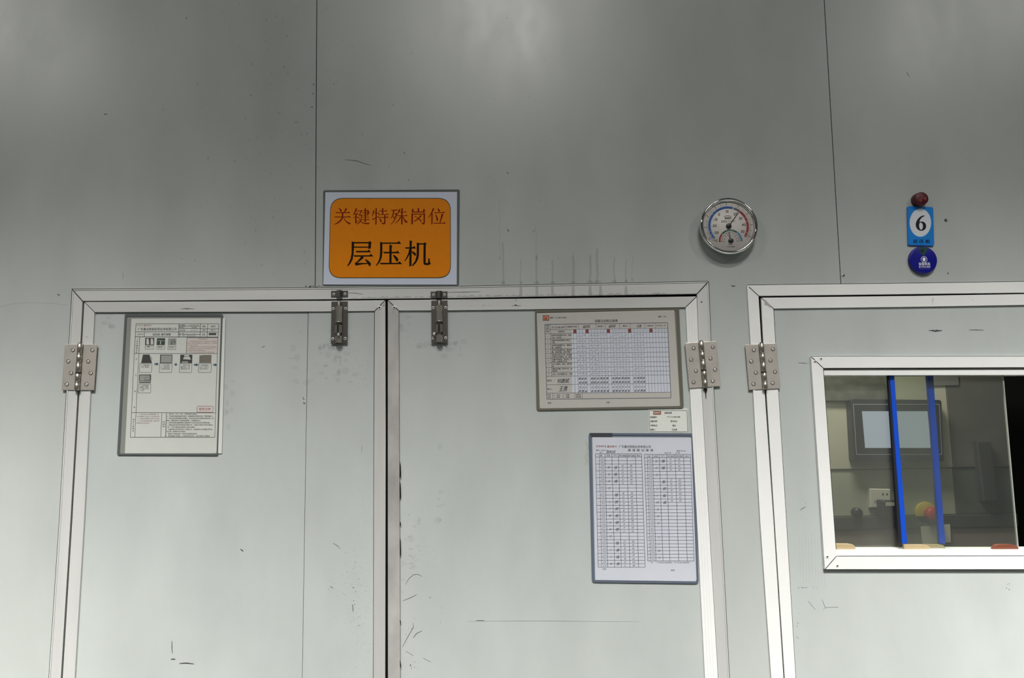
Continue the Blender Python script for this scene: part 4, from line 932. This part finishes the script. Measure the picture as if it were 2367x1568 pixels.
for side, args, first, cnt, data in (
    (0, ((225,408,542,672,838,1003,1125), 505, 296, (258,428,555,675,832,988,1107), 1190, 320), 1, 16, None),
    (1, ((1180,1338,1470,1610,1778,1945,2080), 515, 1232, (1155,1305,1430,1555,1715,1870,1995), 1078, 1205), 17, 15, None)):
    at, sub, n = table(*args, cnt*2)
    for c in range(7): gl.line(at(c, 0), at(c, n), .95)
    gl.line(sub(.93), sub(n), .8)
    gl.line(at(0, 0), at(6, 0), .95); gl.line(at(0, .93), at(6, .93), .95)
    for r_ in range(1, cnt*2+1):
        if r_ % 2 == 0: gl.line(at(0, r_+.93), at(6, r_+.93), .95)
        else: gl.line(sub(r_+.93), at(6, r_+.93), .85)
    for c, s_ in zip(range(6), ('日期','班组','天气','室内温度','室内湿度','备注')):
        p = at(c+.5, .72); up7(tt, s_, p, 4.4, 4.2*len(s_) if len(s_) > 2 else None, bold=.01)
    for k in range(cnt):
        p0 = at(0, .93+2*k+1.25); p1 = sub(.93+2*k+1.25); up7(tt, str(first+k), ((p0[0]+p1[0])/2, p0[1]), 3.8, bold=.012)
        for j, s_ in enumerate(('上午','下午')):
            a = sub(.93+2*k+j+.74); b = at(1, .93+2*k+j+.74); up7(tt, s_, ((a[0]+b[0])/2, b[1]), 4.3, bold=.012)
        filled = (k not in (0, 4, 11)) if side == 0 else (k in (0, 1, 3, 4, 5, 6))
        sunday = k in (4, 11) if side == 0 else k == 2
        lw = .85
        p = at(1.5, .93+2*k+1.0)
        if not (side == 0 and k in (0, 5, 12)):
            pn.text(cn[(first+k+2) % 7], p[0], p[1]+2.2, 5.6, upv=(.2,-1), dirv=(1,-.1), align='c', bold=.015)
        if filled:
            p = at(2.5, .93+2*k+1.0); pn.text(rnd.choice('晴阴晴雨'), p[0], p[1]+3.6, 8.6, upv=(rnd.uniform(.05,.3),-1), dirv=(1,-.12), align='c', bold=.012, sx=.85)
            for j in range(2):
                if side == 1 and k == 6 and j == 1: continue
                tv = rnd.choice(('20','21','19','18','22')); hv = str(rnd.randint(44, 68))
                p = at(3.42, .93+2*k+j+.78); pn.text(tv, p[0], p[1], 6.2, upv=(.25,-1), align='c', sx=.8)
                p = at(4.42, .93+2*k+j+.78); pn.text(hv, p[0], p[1], 6.6, upv=(.25,-1), align='c', sx=.8)
gl.build('table_lines', mat('dark_slate_ink', S(52,54,64), .6), dC+.0001, papC)
def tx7(s_, x, y, h, width=None, bold=0.0, o=None): p = T7(x, y); (o or tt).text(s_, p[0], p[1], h/8.454, width/8.454 if width else None, dirv=(1,.008), upv=(-.02,-1), bold=bold)
tx7('广东鑫业智能应用有限公司', 680, 382, 56, 628, .012); tx7('温 湿 度 记 录 表', 852, 450, 52, 505, .02); tx7('编号：QR-PD-13', 235, 445, 32, 240, .012); tx7('部门：', 305, 492, 34, 90); tx7('版本号:A/0', 1808, 456, 32, 180, .01)
p = T8(330,1235); tt.text('记录：', p[0], p[1], 4.4, bold=.01); p = T8(1572,1258); tt.text('审核：', p[0], p[1], 4.4, bold=.012)
p = T8(1210,1118); tt.text('注：　上午8:30之前点检，下午13:30之前点检', p[0], p[1], 4.0, 700/7.839, bold=.006)
tt.build('printed_text', M_INK, dC+.00012, papC)
for s_, x, y, h_, w_ in (('面料房',430,490,62,185),('2024 年',1565,500,34,135),('5 月',1790,500,40,80)):
    p = T7(x, y); pn.text(s_, p[0], p[1], h_/8.454, w_/8.454, dirv=(1,-.02), upv=(.2,-1), bold=.015)
pn.build('handwriting', M_PEN, dC+.00014, papC)
t = Ink(); tx7('XINYE', 235, 374, 54, 205, .02, o=t); tx7('鑫业制卡', 452, 376, 46, 192, .02, o=t); t.build('brand_print', mat('red_brown_print', S(140,62,34), .6), dC+.00012, papC)
addcover(docC, [T7(150,160), T7(2105,168), T8(2050,1460), T8(190,1440)], dC+.0008, M_COVER)
# strip of tape on the upper left corner and dried glue beside the holder
slab('tape_strip', [T7(100,95), T7(556,95), T7(556,166), T7(150,166)], dC+.0012, dC+.0014, mat('grey_tape', S(70,76,80), .4, alpha=.6), docC)

# ------------------------------------------------------------------ thermometer
q = P(1684, 524, .024); gx, gz = P(1684.4, 522.8, .022).x, P(1684.4, 522.8, .022).z
gg = thing('dial_thermometer', (gx, 0, gz), 'round chrome rimmed dial thermometer and hygrometer on the wall', 'thermometer')
bm = bmesh.new()
lathe(bm, [(.050,.0002),(.056,.004),(.0585,.012),(.0600,.020)], (gx,0,gz), 'y', 72); obj('case', bm, mat('grey_case', (.30,.30,.29,1), .35), gg)
bm = bmesh.new()
lathe(bm, [(.0590,.016),(.0628,.017),(.0642,.020),(.0640,.024),(.0622,.0272),(.0598,.0280),(.0580,.0268),(.0574,.0235),(.0560,.0225),(.0556,.0212)], (gx,0,gz), 'y', 96)
for f in list(bm.faces):
    if len(f.verts) > 4: bm.faces.remove(f)
obj('rim', bm, M_CHROME, gg)
bm = bmesh.new(); lathe(bm, [(.0575,.0200),(.0575,.0208),(0,.0208)], (gx,0,gz), 'y', 72); obj('face', bm, mat('dial_face', S(222,216,210), .5), gg)
FD = .0211
tilt = 2.6
def pol(a, r):
    a = math.radians(a-tilt); return (r*math.sin(a), r*math.cos(a))
def ringmm(ink, a0, a1, r0, r1, n=40, c=(0,0), tl=None):
    for k in range(n):
        aa, bb = lerp(a0, a1, k/n), lerp(a0, a1, (k+1)/n)
        ps = [pol(aa, r0), pol(aa, r1), pol(bb, r1), pol(bb, r0)]
        ink.poly([(x+c[0], y+c[1]) for x, y in ps])
    return ink
deg = lambda T: (T-10)*3.0
i = ringmm(Ink(), deg(-32.3), deg(16), 40.2, 45.2); i.build_local('blue_band', mat('blue_dial_print', S(24,84,158), .5), FD, gg, gx, 0, gz)
ringmm(Ink(), deg(16.8), deg(23.2), 40.2, 45.2, 12).build_local('grey_band', mat('grey_dial_print', S(104,102,96), .5), FD, gg, gx, 0, gz)
ringmm(Ink(), deg(24), deg(52.4), 40.2, 45.2, 24).build_local('red_band', mat('red_dial_print', S(146,32,38), .5), FD, gg, gx, 0, gz)
k_ = Ink()
for T in range(-33, 54):
    a = deg(T); big = T % 10 == 0; midt = T % 5 == 0
    r1 = 54 if big else (52 if midt else 50.4); hw_ = .45 if big else (.3 if midt else .2)
    p0, p1 = pol(a, 46.6), pol(a, r1); k_.line(p0, p1, 2*hw_)
def tmm(i, s_, x, y, h, al='c', w_=None, bold=0.0): i.text(s_, x, y, h, w_, upv=(0,1), align=al, bold=bold)
U = lambda x, y: ((x-822)/9.35, -(y-808)/9.35)
for s_, x, y in (('-30',560,970),('-20',522,822),('-10',553,688),('0',640,583),('10',805,520),('20',980,580),('30',1082,672),('40',1140,808),('50',1110,952)):
    u, v = U(x, y); tmm(k_, s_, u, v, 8.6, bold=.008)
u, v = U(545,1140); tmm(k_, '℃', u, v, 7.0, bold=.02)
u, v = U(818,655); tmm(k_, '美德时', u, v, 5.0, bold=.02)
k_.pline([U(735,605), U(775,590), U(815,585), U(855,592), U(888,612)], .8)
for y, w_ in ((690,.5),(716,.8)): k_.line(U(672,y), U(800,y-2), w_); k_.line(U(815,y-3), U(860,y-3), .4); k_.line(U(870,y-3), U(972,y-4), .4)
u, v = U(848,1258); tmm(k_, 'TH 101B', u, v, 4.4, w_=16.5); u, v = U(845,1203); tmm(k_, 'RH%', u, v, 3.6)
# humidity scale
hx, hy = U(850,1122)
hd = lambda h: -95+(h-20)/80*187
def polh(a, r): a = math.radians(a); return (hx+r*math.sin(a), hy+r*math.cos(a))
def ringh(ink, a0, a1, r0, r1, n=20):
    for k in range(n):
        aa, bb = lerp(a0, a1, k/n), lerp(a0, a1, (k+1)/n); ink.poly([polh(aa, r0), polh(aa, r1), polh(bb, r1), polh(bb, r0)])
    return ink
ringh(k_, hd(20), hd(100), 19.0, 19.4, 30)
for h in range(20, 101, 2):
    a = hd(h); k_.line(polh(a, 19.0 if h % 10 else 17.8), polh(a, 20.4), .3 if h % 10 else .5)
for h in range(20, 101, 10):
    u, v = polh(hd(h), 14.6); tmm(k_, str(h), u, v-1.2, 3.5)
u, v = U(838,1032); tmm(k_, '%RH', u, v, 3.0)
k_.build_local('scale_print', M_INK, FD+.0001, gg, gx, 0, gz)
ringh(Ink(), hd(20), hd(38.5), 22.4, 26.2).build_local('dry_band', MATS['red_dial_print'], FD, gg, gx, 0, gz)
ringh(Ink(), hd(39.5), hd(77), 22.4, 26.2).build_local('comfort_band', mat('green_dial_print', S(36,84,56), .5), FD, gg, gx, 0, gz)
ringh(Ink(), hd(78), hd(100), 22.4, 26.2).build_local('humid_band', mat('pale_blue_dial_print', S(70,116,170), .5), FD, gg, gx, 0, gz)
wk = Ink()
for s_, a, r in (('舒',deg(-6),42.7),('冷',deg(-2),42.7),('很',deg(-24),42.7),('寒',deg(-28),42.7),('冷',deg(-31),42.7)): u, v = pol(a, r); tmm(wk, s_, u, v-1, 2.8)
for s_, a in (('热',deg(32)),('温',deg(36)),('很',deg(48)),('热',deg(51))): u, v = pol(a, 42.7); tmm(wk, s_, u, v-1, 2.8)
for s_, h in (('舒',53),('适',57),('湿',61),('度',65)): u, v = polh(hd(h), 24.3); tmm(wk, s_, u, v-1, 2.4)
wk.build_local('band_lettering', mat('pale_dial_print', S(190,205,225), .5), FD+.0001, gg, gx, 0, gz)
def needle(name, c, a, L, back, w_, d):
    i = Ink(); a = math.radians(a); dx, dy = math.sin(a), math.cos(a)
    bm = bmesh.new(); pts = [(c[0]-dx*back-dy*w_, c[1]-dy*back+dx*w_), (c[0]-dx*back+dy*w_, c[1]-dy*back-dx*w_), (c[0]+dx*L+dy*w_*.45, c[1]+dy*L-dx*w_*.45), (c[0]+dx*L-dy*w_*.45, c[1]+dy*L+dx*w_*.45)]
    prism(bm, [(gx+x*.001, gz+y*.001) for x, y in pts], d, d+.0005); obj(name, bm, M_BLK, gg)
needle('needle', (0,0), 36.8, 45, 0, .85, FD+.0015); needle('humidity_needle', (hx,hy), -10.8, 20.5, 0, .7, FD+.0012)
for c, r in (((0,0), .0058), ((hx,hy), .0055)):
    bm = bmesh.new(); lathe(bm, [(r,.0001),(r,.0028),(r*.85,.0036),(0,.0038)], (gx+c[0]*.001, -FD, gz+c[1]*.001), 'y', 28); obj('hub', bm, M_BLK, gg)
bm = bmesh.new(); lathe(bm, [(.0572,.0252),(.040,.0262),(.02,.0267),(0,.0268)], (gx,0,gz), 'y', 64)
for f in list(bm.faces):
    if len(f.verts) > 4: bm.faces.remove(f)
obj('lens', bm, sheet_mat('dial_lens', (.98,.98,.98,1), .03, refl=.9), gg, True)

# ------------------------------------------------------------------ red button, blue card, blue status disc
T3 = crop(2060, 420, 6.817)
q = P(*T3(486,264), .017); bx, bz = q.x, q.z
rb = thing('red_round_magnet', (bx, 0, bz), 'dark red round button above the blue number card', 'button')
bm = bmesh.new(); lathe(bm, [(.0158,.0001),(.0160,.004),(.0152,.012),(.0146,.0165),(.0138,.0172),(0,.0172)], (bx,0,bz), 'y', 40); obj('body', bm, mat('dark_red_plastic', S(78,8,18), .5), rb)
i = Ink()
for a0 in (-35, 85, 205):
    for r0, r1 in ((3.0,5.0),(5.8,9.4)):
        n = 8
        for k in range(n):
            aa, bb = math.radians(lerp(a0, a0+50, k/n)), math.radians(lerp(a0, a0+50, (k+1)/n))
            i.poly([(r0*math.cos(aa), r0*math.sin(aa)), (r1*math.cos(aa), r1*math.sin(aa)), (r1*math.cos(bb), r1*math.sin(bb)), (r0*math.cos(bb), r0*math.sin(bb))])
i.ring(0, 0, 1.2, 2.2, 0, 360, 20)
i.build_local('emblem', mat('faded_red_print', S(134,52,58), .5), .0174, rb, bx+.0002, 0, bz+.001)
c = P(*T3(470,1000), 0); cdv = thing('number_card', (c.x, 0, c.z), 'blue card with a large number 6 in a white oval', 'card')
slab('card', rounded(T3(256,388), T3(662,402), T3(678,1012), T3(268,1000), 3), .0004, .004, mat('blue_card', S(22,124,208), .3, spec=.5, noise=.04, nscale=25), cdv, .0008, 2)
cd_ = .0041
i = Ink(); i.poly([T3(460+166*math.cos(2*math.pi*k/40), 648+218*math.sin(2*math.pi*k/40)) for k in range(40)]); i.build('oval', mat('white_oval', S(214,216,222), .4), cd_, cdv)
i = Ink(); i.poly([T3(460+173*math.cos(2*math.pi*k/40), 648+226*math.sin(2*math.pi*k/40)) for k in range(40)]); i.build('oval_edge', mat('pale_blue_edge', S(120,176,226), .4), cd_-.00005, cdv)
def smooth(pts, it=2):
    for _ in range(it):
        out = []
        for k in range(len(pts)):
            a, b = pts[k], pts[(k+1) % len(pts)]; out += [(a[0]*.75+b[0]*.25, a[1]*.75+b[1]*.25), (a[0]*.25+b[0]*.75, a[1]*.25+b[1]*.75)]
        pts = out
    return pts
Ink().poly([T3(*p) for p in smooth([(525,530),(527,545),(500,555),(470,580),(450,615),(445,640),(470,628),(505,630),(540,655),(553,695),(545,740),(520,765),(480,778),(440,770),(405,745),(387,700),(387,655),(405,610),(440,565),(480,540)])]).build('number', M_INK, cd_+.0001, cdv)
Ink().poly([T3(*p) for p in smooth([(470,645),(490,660),(500,690),(498,730),(485,755),(465,760),(448,740),(440,700),(442,665),(455,645)])]).build('number_counter', MATS['white_oval'], cd_+.0002, cdv)
i = Ink(); p = T3(348,963); i.text('层 压 机', p[0], p[1], 8.8, 262/6.817, bold=.03); i.build('card_lettering', mat('navy_print', S(6,14,34), .6, spec=.1), cd_+.0001, cdv)
q = P(*T3(512,1232), .009); sx_, sz_ = q.x, q.z
sd = thing('status_disc', (sx_, 0, sz_), 'round dark blue equipment status dial with a white arrow', 'dial')
M_NAVY = mat('navy_plastic', S(14,18,128), .28, spec=.5)
bm = bmesh.new(); lathe(bm, [(.0308,.0001),(.0312,.002),(.0312,.0065),(.0300,.0088),(.0290,.0090),(0,.0090)], (sx_,0,sz_), 'y', 64); obj('body', bm, M_NAVY, sd)
V_ = lambda x, y: ((x-512)/7.45, -(y-1232)/7.45)
Ink().poly([V_(438,1028), V_(512,1012), V_(596,1036), V_(540,1150), V_(510,1162), V_(480,1140)]).build_local('green_sector', mat('dark_green_print', S(20,66,62), .4), .0092, sd, sx_, 0, sz_)
u, v = V_(500,1085); Ink().disc(u, v, 3.6).build_local('dark_spot', mat('near_black_green', S(8,30,34), .4), .0093, sd, sx_, 0, sz_)
i = Ink(); u, v = V_(517,1226); i.ring(u, v, 6.2, 7.0, 0, 360, 36)
i.poly([V_(*p) for p in ((517,1188),(553,1224),(536,1224),(536,1256),(498,1256),(498,1224),(482,1224))])
u, v = V_(517,1322); tmm(i, '设备状态', u, v, 7.2, w_=26.5, bold=.02); u, v = V_(515,1362); tmm(i, '施工中/请勿上锁接通', u, v, 4.2, w_=25.5, bold=.01)
i.build_local('white_print', M_WHITE, .0094, sd, sx_, 0, sz_)
i = Ink(); u, v = V_(512,1392); tmm(i, '设备状态 设备管理', u, v, 3.4, w_=25.5); i.build_local('faint_print', mat('faint_violet_print', S(86,80,150), .5), .0094, sd, sx_, 0, sz_)

# ---- screws left in the wall
for x, y, lb, r in ((2186.5, 509.5, 'small dark screw head in the wall right of the number card', .0034), (1949.5, 637, 'small rivet in the wall beside the panel joint', .0034)):
    q = P(x, y, 0); bm = bmesh.new(); rivet_bm(bm, q.x, q.z, 0, r); o = obj('wall_screw', bm, [M_HOLE if x > 2000 else M_STEEL2, M_HOLE if x < 2000 else M_STEEL2], None); tag(o, lb, 'screw', 'screws in the wall panels')

# ------------------------------------------------------------------ wear: scuffs, drips, specks, and a painted light edge
E1 = .00025
sc = Ink()
for pts, w_ in (([(797,369.5),(815,370.5),(827,372.5),(840,378),(857,382.5)], 1.1), ([(723,193),(725,197),(727,194)], 1.6), ([(721,217),(725,216)], 1.6), ([(718,248),(724,247)], 1.6), ([(934,351),(935,356)], 1.4), ([(2096,165),(2098,172),(2103,177)], .8), ([(1172,398),(1175,402)], 1.6), ([(1173,530),(1176,536)], 2.0), ([(1231,537),(1236,532)], .9), ([(1690,660),(1694,662),(1700,661)], 2.2), ([(240,264),(248,264)], 1.6), ([(132,680),(136,683),(138,680)], 1.8), ([(284,628),(284,645)], .7), ([(944,416),(945,418)], 1.8), ([(2190,630),(2193,634)], 2.2), ([(430,40),(432,44)], 1.6)):
    sc.pline(pts, w_, True)
rnd = random.Random(5)
for k in range(60):
    x, y = rnd.uniform(380, 1300), rnd.uniform(20, 620)
    sc.disc(x, y, rnd.uniform(.35, .8), None, 6)
sc.build('scuff_marks', M_DIRT, E1, wall, kind='stuff')
s2 = Ink()
for k in range(90):
    x, y = rnd.gauss(640, 120), rnd.uniform(10, 640)
    if 745 < x < 1065 and y > 430: continue
    s2.disc(x, y, rnd.uniform(1.0, 3.2), rnd.uniform(1.4, 4.2), 10)
for x, ya, yb, w_ in ((1163,560,657,5),(1204,600,657,3),(1241,590,657,6),(1278,600,657,5),(1325,590,657,6),(1364,590,655,7),(1381,575,655,7),(1420,595,654,5),(1447,600,653,4),(1155,460,600,1.6),(1239,520,600,1.8),(1461,590,650,2)):
    n = 7
    s2.pline([(x+rnd.uniform(-1.6, 1.6), lerp(ya, yb, k/n)) for k in range(n+1)], w_*.8, False)
    s2.disc(x, yb-3, w_*1.3, 4, 10)
s2.pline([(-20,714),(0,709),(25,703.5),(60,700),(90,700),(125,702),(158,706)], 1.6)  # faint arc paints the edge of a lamp's light on the wall
s2.build('drip_stains_and_light_edge', M_STAIN_LIGHTEDGE, E1+.0001, wall, kind='stuff')
# on the frame head
s3 = Ink()
for x in (1204,1241,1277,1325,1364,1388,1447): s3.poly([(x-2.5,661),(x+2.5,661),(x+4,688-(x-1060)*.017+.4),(x-4,688-(x-1060)*.017+.4)])
x = 820
while x < 1540:
    b_ = 691.2-(x-760)*.0138; h_ = rnd.uniform(2, 6); s3.poly([(x-rnd.uniform(4, 14), b_), (x, b_-h_), (x+rnd.uniform(4, 14), b_-.2)]); x += rnd.uniform(9, 22)
s3.build('grime', M_STAIN, DF+.0002, t1, kind='stuff')
s3 = Ink(); s3.pline([(806,677.5),(822,678),(839,680.5)], 1.0, True).pline([(1034,676),(1075,675.5),(1110,674.5)], 1.0, True).pline([(1620,700),(1623,697)], 2.4)
for k in range(14): s3.disc(rnd.uniform(705, 745), rnd.uniform(661.5, 664), rnd.uniform(.6, 1.8), None, 7)
for (x, y) in ((167,668.5),(168,670.5),(172,669.6)): s3.disc(x, y, 1.3, None, 6)
s3.build('scuff_marks', M_DIRT, DF+.0003, t1, kind='stuff')
def specks(leaf, d, blobs, lines=(), mt=M_DIRT, name='scuff_marks', seed=1):
    i = Ink(); r_ = random.Random(seed)
    for cx, cy, sx2, sy2, n, s0, s1 in blobs:
        for k in range(n):
            x, y = r_.gauss(cx, sx2), r_.gauss(cy, sy2); s_ = r_.uniform(s0, s1)
            a = r_.uniform(0, 3.14)
            i.poly([(x+s_*math.cos(a)*r_.uniform(.6,1.8), y+s_*math.sin(a)), (x-s_*math.sin(a)*.6, y+s_*math.cos(a)*.6), (x-s_*math.cos(a), y-s_*math.sin(a)), (x+s_*.5*math.sin(a), y-s_*.5*math.cos(a))])
    for pts, w_ in lines: i.pline(pts, w_, True)
    return i.build(name, mt, d, leaf, kind='stuff')
specks(dL, DP+.0012, ((820,1370,10,40,22,.6,1.5),(815,1340,22,70,40,.4,.9),(835,1200,20,90,40,.3,.8)),
       (([(770,1256),(780,1262),(786,1269)],.9),([(815,1398),(816,1414)],1.6),([(836,1030),(836,1046)],.6),([(604,803),(612,800)],.8),([(397,1482),(397,1498),(398,1510)],1.2),([(395,1524),(405,1524)],1.8),([(414,1534),(430,1533),(448,1535)],1.6),([(556,1270),(562,1274)],2.0),([(764,1356),(769,1360)],1.4),([(700,918),(703,926)],1.4)), seed=2)
specks(dL, DP+.0011, ((825,840,22,30,170,.6,1.6),(815,1380,26,90,220,.6,1.5),(845,1480,14,60,110,.5,1.3)), mt=M_STAIN, name='faint_specks', seed=3)
specks(dR, DP+.0003, ((955,1285,9,14,14,.6,1.3),(940,1450,14,40,10,.5,1.2),(1020,1390,2,40,8,.5,1.0),(945,1540,10,8,10,.7,1.5)),
       (([(937,1352),(945,1338),(956,1329),(965,1328),(976,1333)],.9),([(932,1389),(950,1382),(963,1375)],1.0),([(930,1497),(942,1474),(956,1450),(954,1440)],1.1),([(955,1475),(963,1465),(975,1459)],1.2),([(1101,1435),(1119,1435)],1.4),([(938,1506),(955,1516)],.7),([(978,1522),(996,1531)],.7),([(992,1384),(996,1380)],.8),([(1026,798),(1034,804)],1.2),([(996,797),(1006,803)],1.0),([(1080,1437),(1240,1436),(1480,1438)],.35)), seed=4)
specks(dR, DP+.0002, ((975,1250,25,60,180,.5,1.3),(1035,790,16,12,60,.5,1.4),(930,760,20,30,60,.6,1.6)), mt=M_STAIN, name='faint_specks', seed=6)
i = Ink()
for y, h_ in ((1085,20),(1132,22),(1210,5),(1262,24),(1437,4),(1535,8)): i.poly([(924.2,y-h_),(926.0,y-h_*.5),(926.8,y+h_*.6),(926.2,y+h_),(924.4,y+h_)])
i.build('torn_sealant', M_GAP, DR+.0001, dR, kind='stuff')
specks(dR, DR+.0002, ((1193,692,1.6,1.2,5,.8,1.8),(1193,706,1.6,1.5,5,.8,1.8),(1080,694,30,.8,10,.4,.9),(1110,707,45,.8,24,.4,.9),(905,900,5,110,12,.4,.9)), (([(1183,707),(1205,707)],1.0),), seed=8)
specks(dL, DR+.0002, ((433,714,5,1,7,.7,1.8),(885,705,2,3,4,.8,1.6),(200,780,2,2,2,.8,1.4)), (([(418,714.5),(434,713.5),(448,714.5)],1.2),), seed=9)
specks(dS, DP+.0003, ((2162,764,7,1.0,16,.8,2.2),(1855,1190,5,30,12,.4,1.0),(1860,1359,14,.6,14,.6,1.4),(2332,1355,2,5,5,.7,1.5),(1843,1430,2,40,8,.6,1.5)),
       (([(2147,764),(2160,765.5),(2172,765),(2178,764)],2.4),([(2240,763),(2256,763),(2274,763.5)],1.4),([(1845,839),(1858,839.5),(1866,840.5)],.9),([(1872,840),(1876,843)],.8),([(1900,1386),(1908,1406),(1902,1410)],.7),([(1908,1405),(1938,1404)],.6),([(1868,1390),(1885,1410)],.5),([(1850,1180),(1858,1174),(1862,1172)],1.2)), seed=10)
specks(dS, DP+.0002, ((1865,1280,18,45,60,.5,1.2),(1975,1322,18,5,24,.6,1.5)), tuple(([(1848+k*7,1230+rnd.uniform(-15,15)),(1850+k*7,1345+rnd.uniform(-10,10))],.6) for k in range(9)), mt=M_STAIN, name='faint_specks', seed=12)
specks(dS, DR+.0003, ((2156,697,1.6,4,6,.7,1.5),(2243,690,3,3,3,.5,1.2),(1768,736,.5,.5,1,1.0,1.4),(1780,790,3,3,3,.5,1.2)), seed=13)
# hand smudges around the bolts, seams and papers
M_SMUDGE = mat('hand_smudge', (.16,.17,.185,1), .6, alpha=.06)
for leaf, d_, blobs, sd in ((dL, DP+.0010, ((765,800,24,22,34),(775,850,30,24,46),(690,830,14,40,16),(245,748,9,10,14),(528,935,8,26,16)), 21), (dR, DP+.00015, ((1040,800,22,16,26),(935,740,14,20,14),(985,800,12,10,8),(1015,1130,4,60,14),(950,1250,20,60,24)), 22)):
    i = Ink(); r_ = random.Random(sd)
    for cx, cy, sx2, sy2, n in blobs:
        for k in range(n//2): i.disc(r_.gauss(cx, sx2*.9), r_.gauss(cy, sy2*.9), r_.uniform(2, 9), r_.uniform(2, 9), 12)
    i.build('smudges', M_SMUDGE, d_, leaf, kind='stuff')
# glue and tape residue
M_GLUE = mat('dried_glue', S(196,200,190), .25, alpha=.55)
i = Ink(); r_ = random.Random(9)
for k in range(9): i.disc(1356+r_.uniform(-3,3), 1025+k*6, r_.uniform(2,4.5), r_.uniform(3,5), 9)
i.build('glue_residue', M_GLUE, DP+.0004, dR, kind='stuff')
i = Ink(); i.pline([(1767,694),(1773,702),(1782,709)], 5).disc(1772,702,5,4,9); i.build('tape_residue', mat('torn_tape', S(170,168,162), .5), DR+.0004, dS)
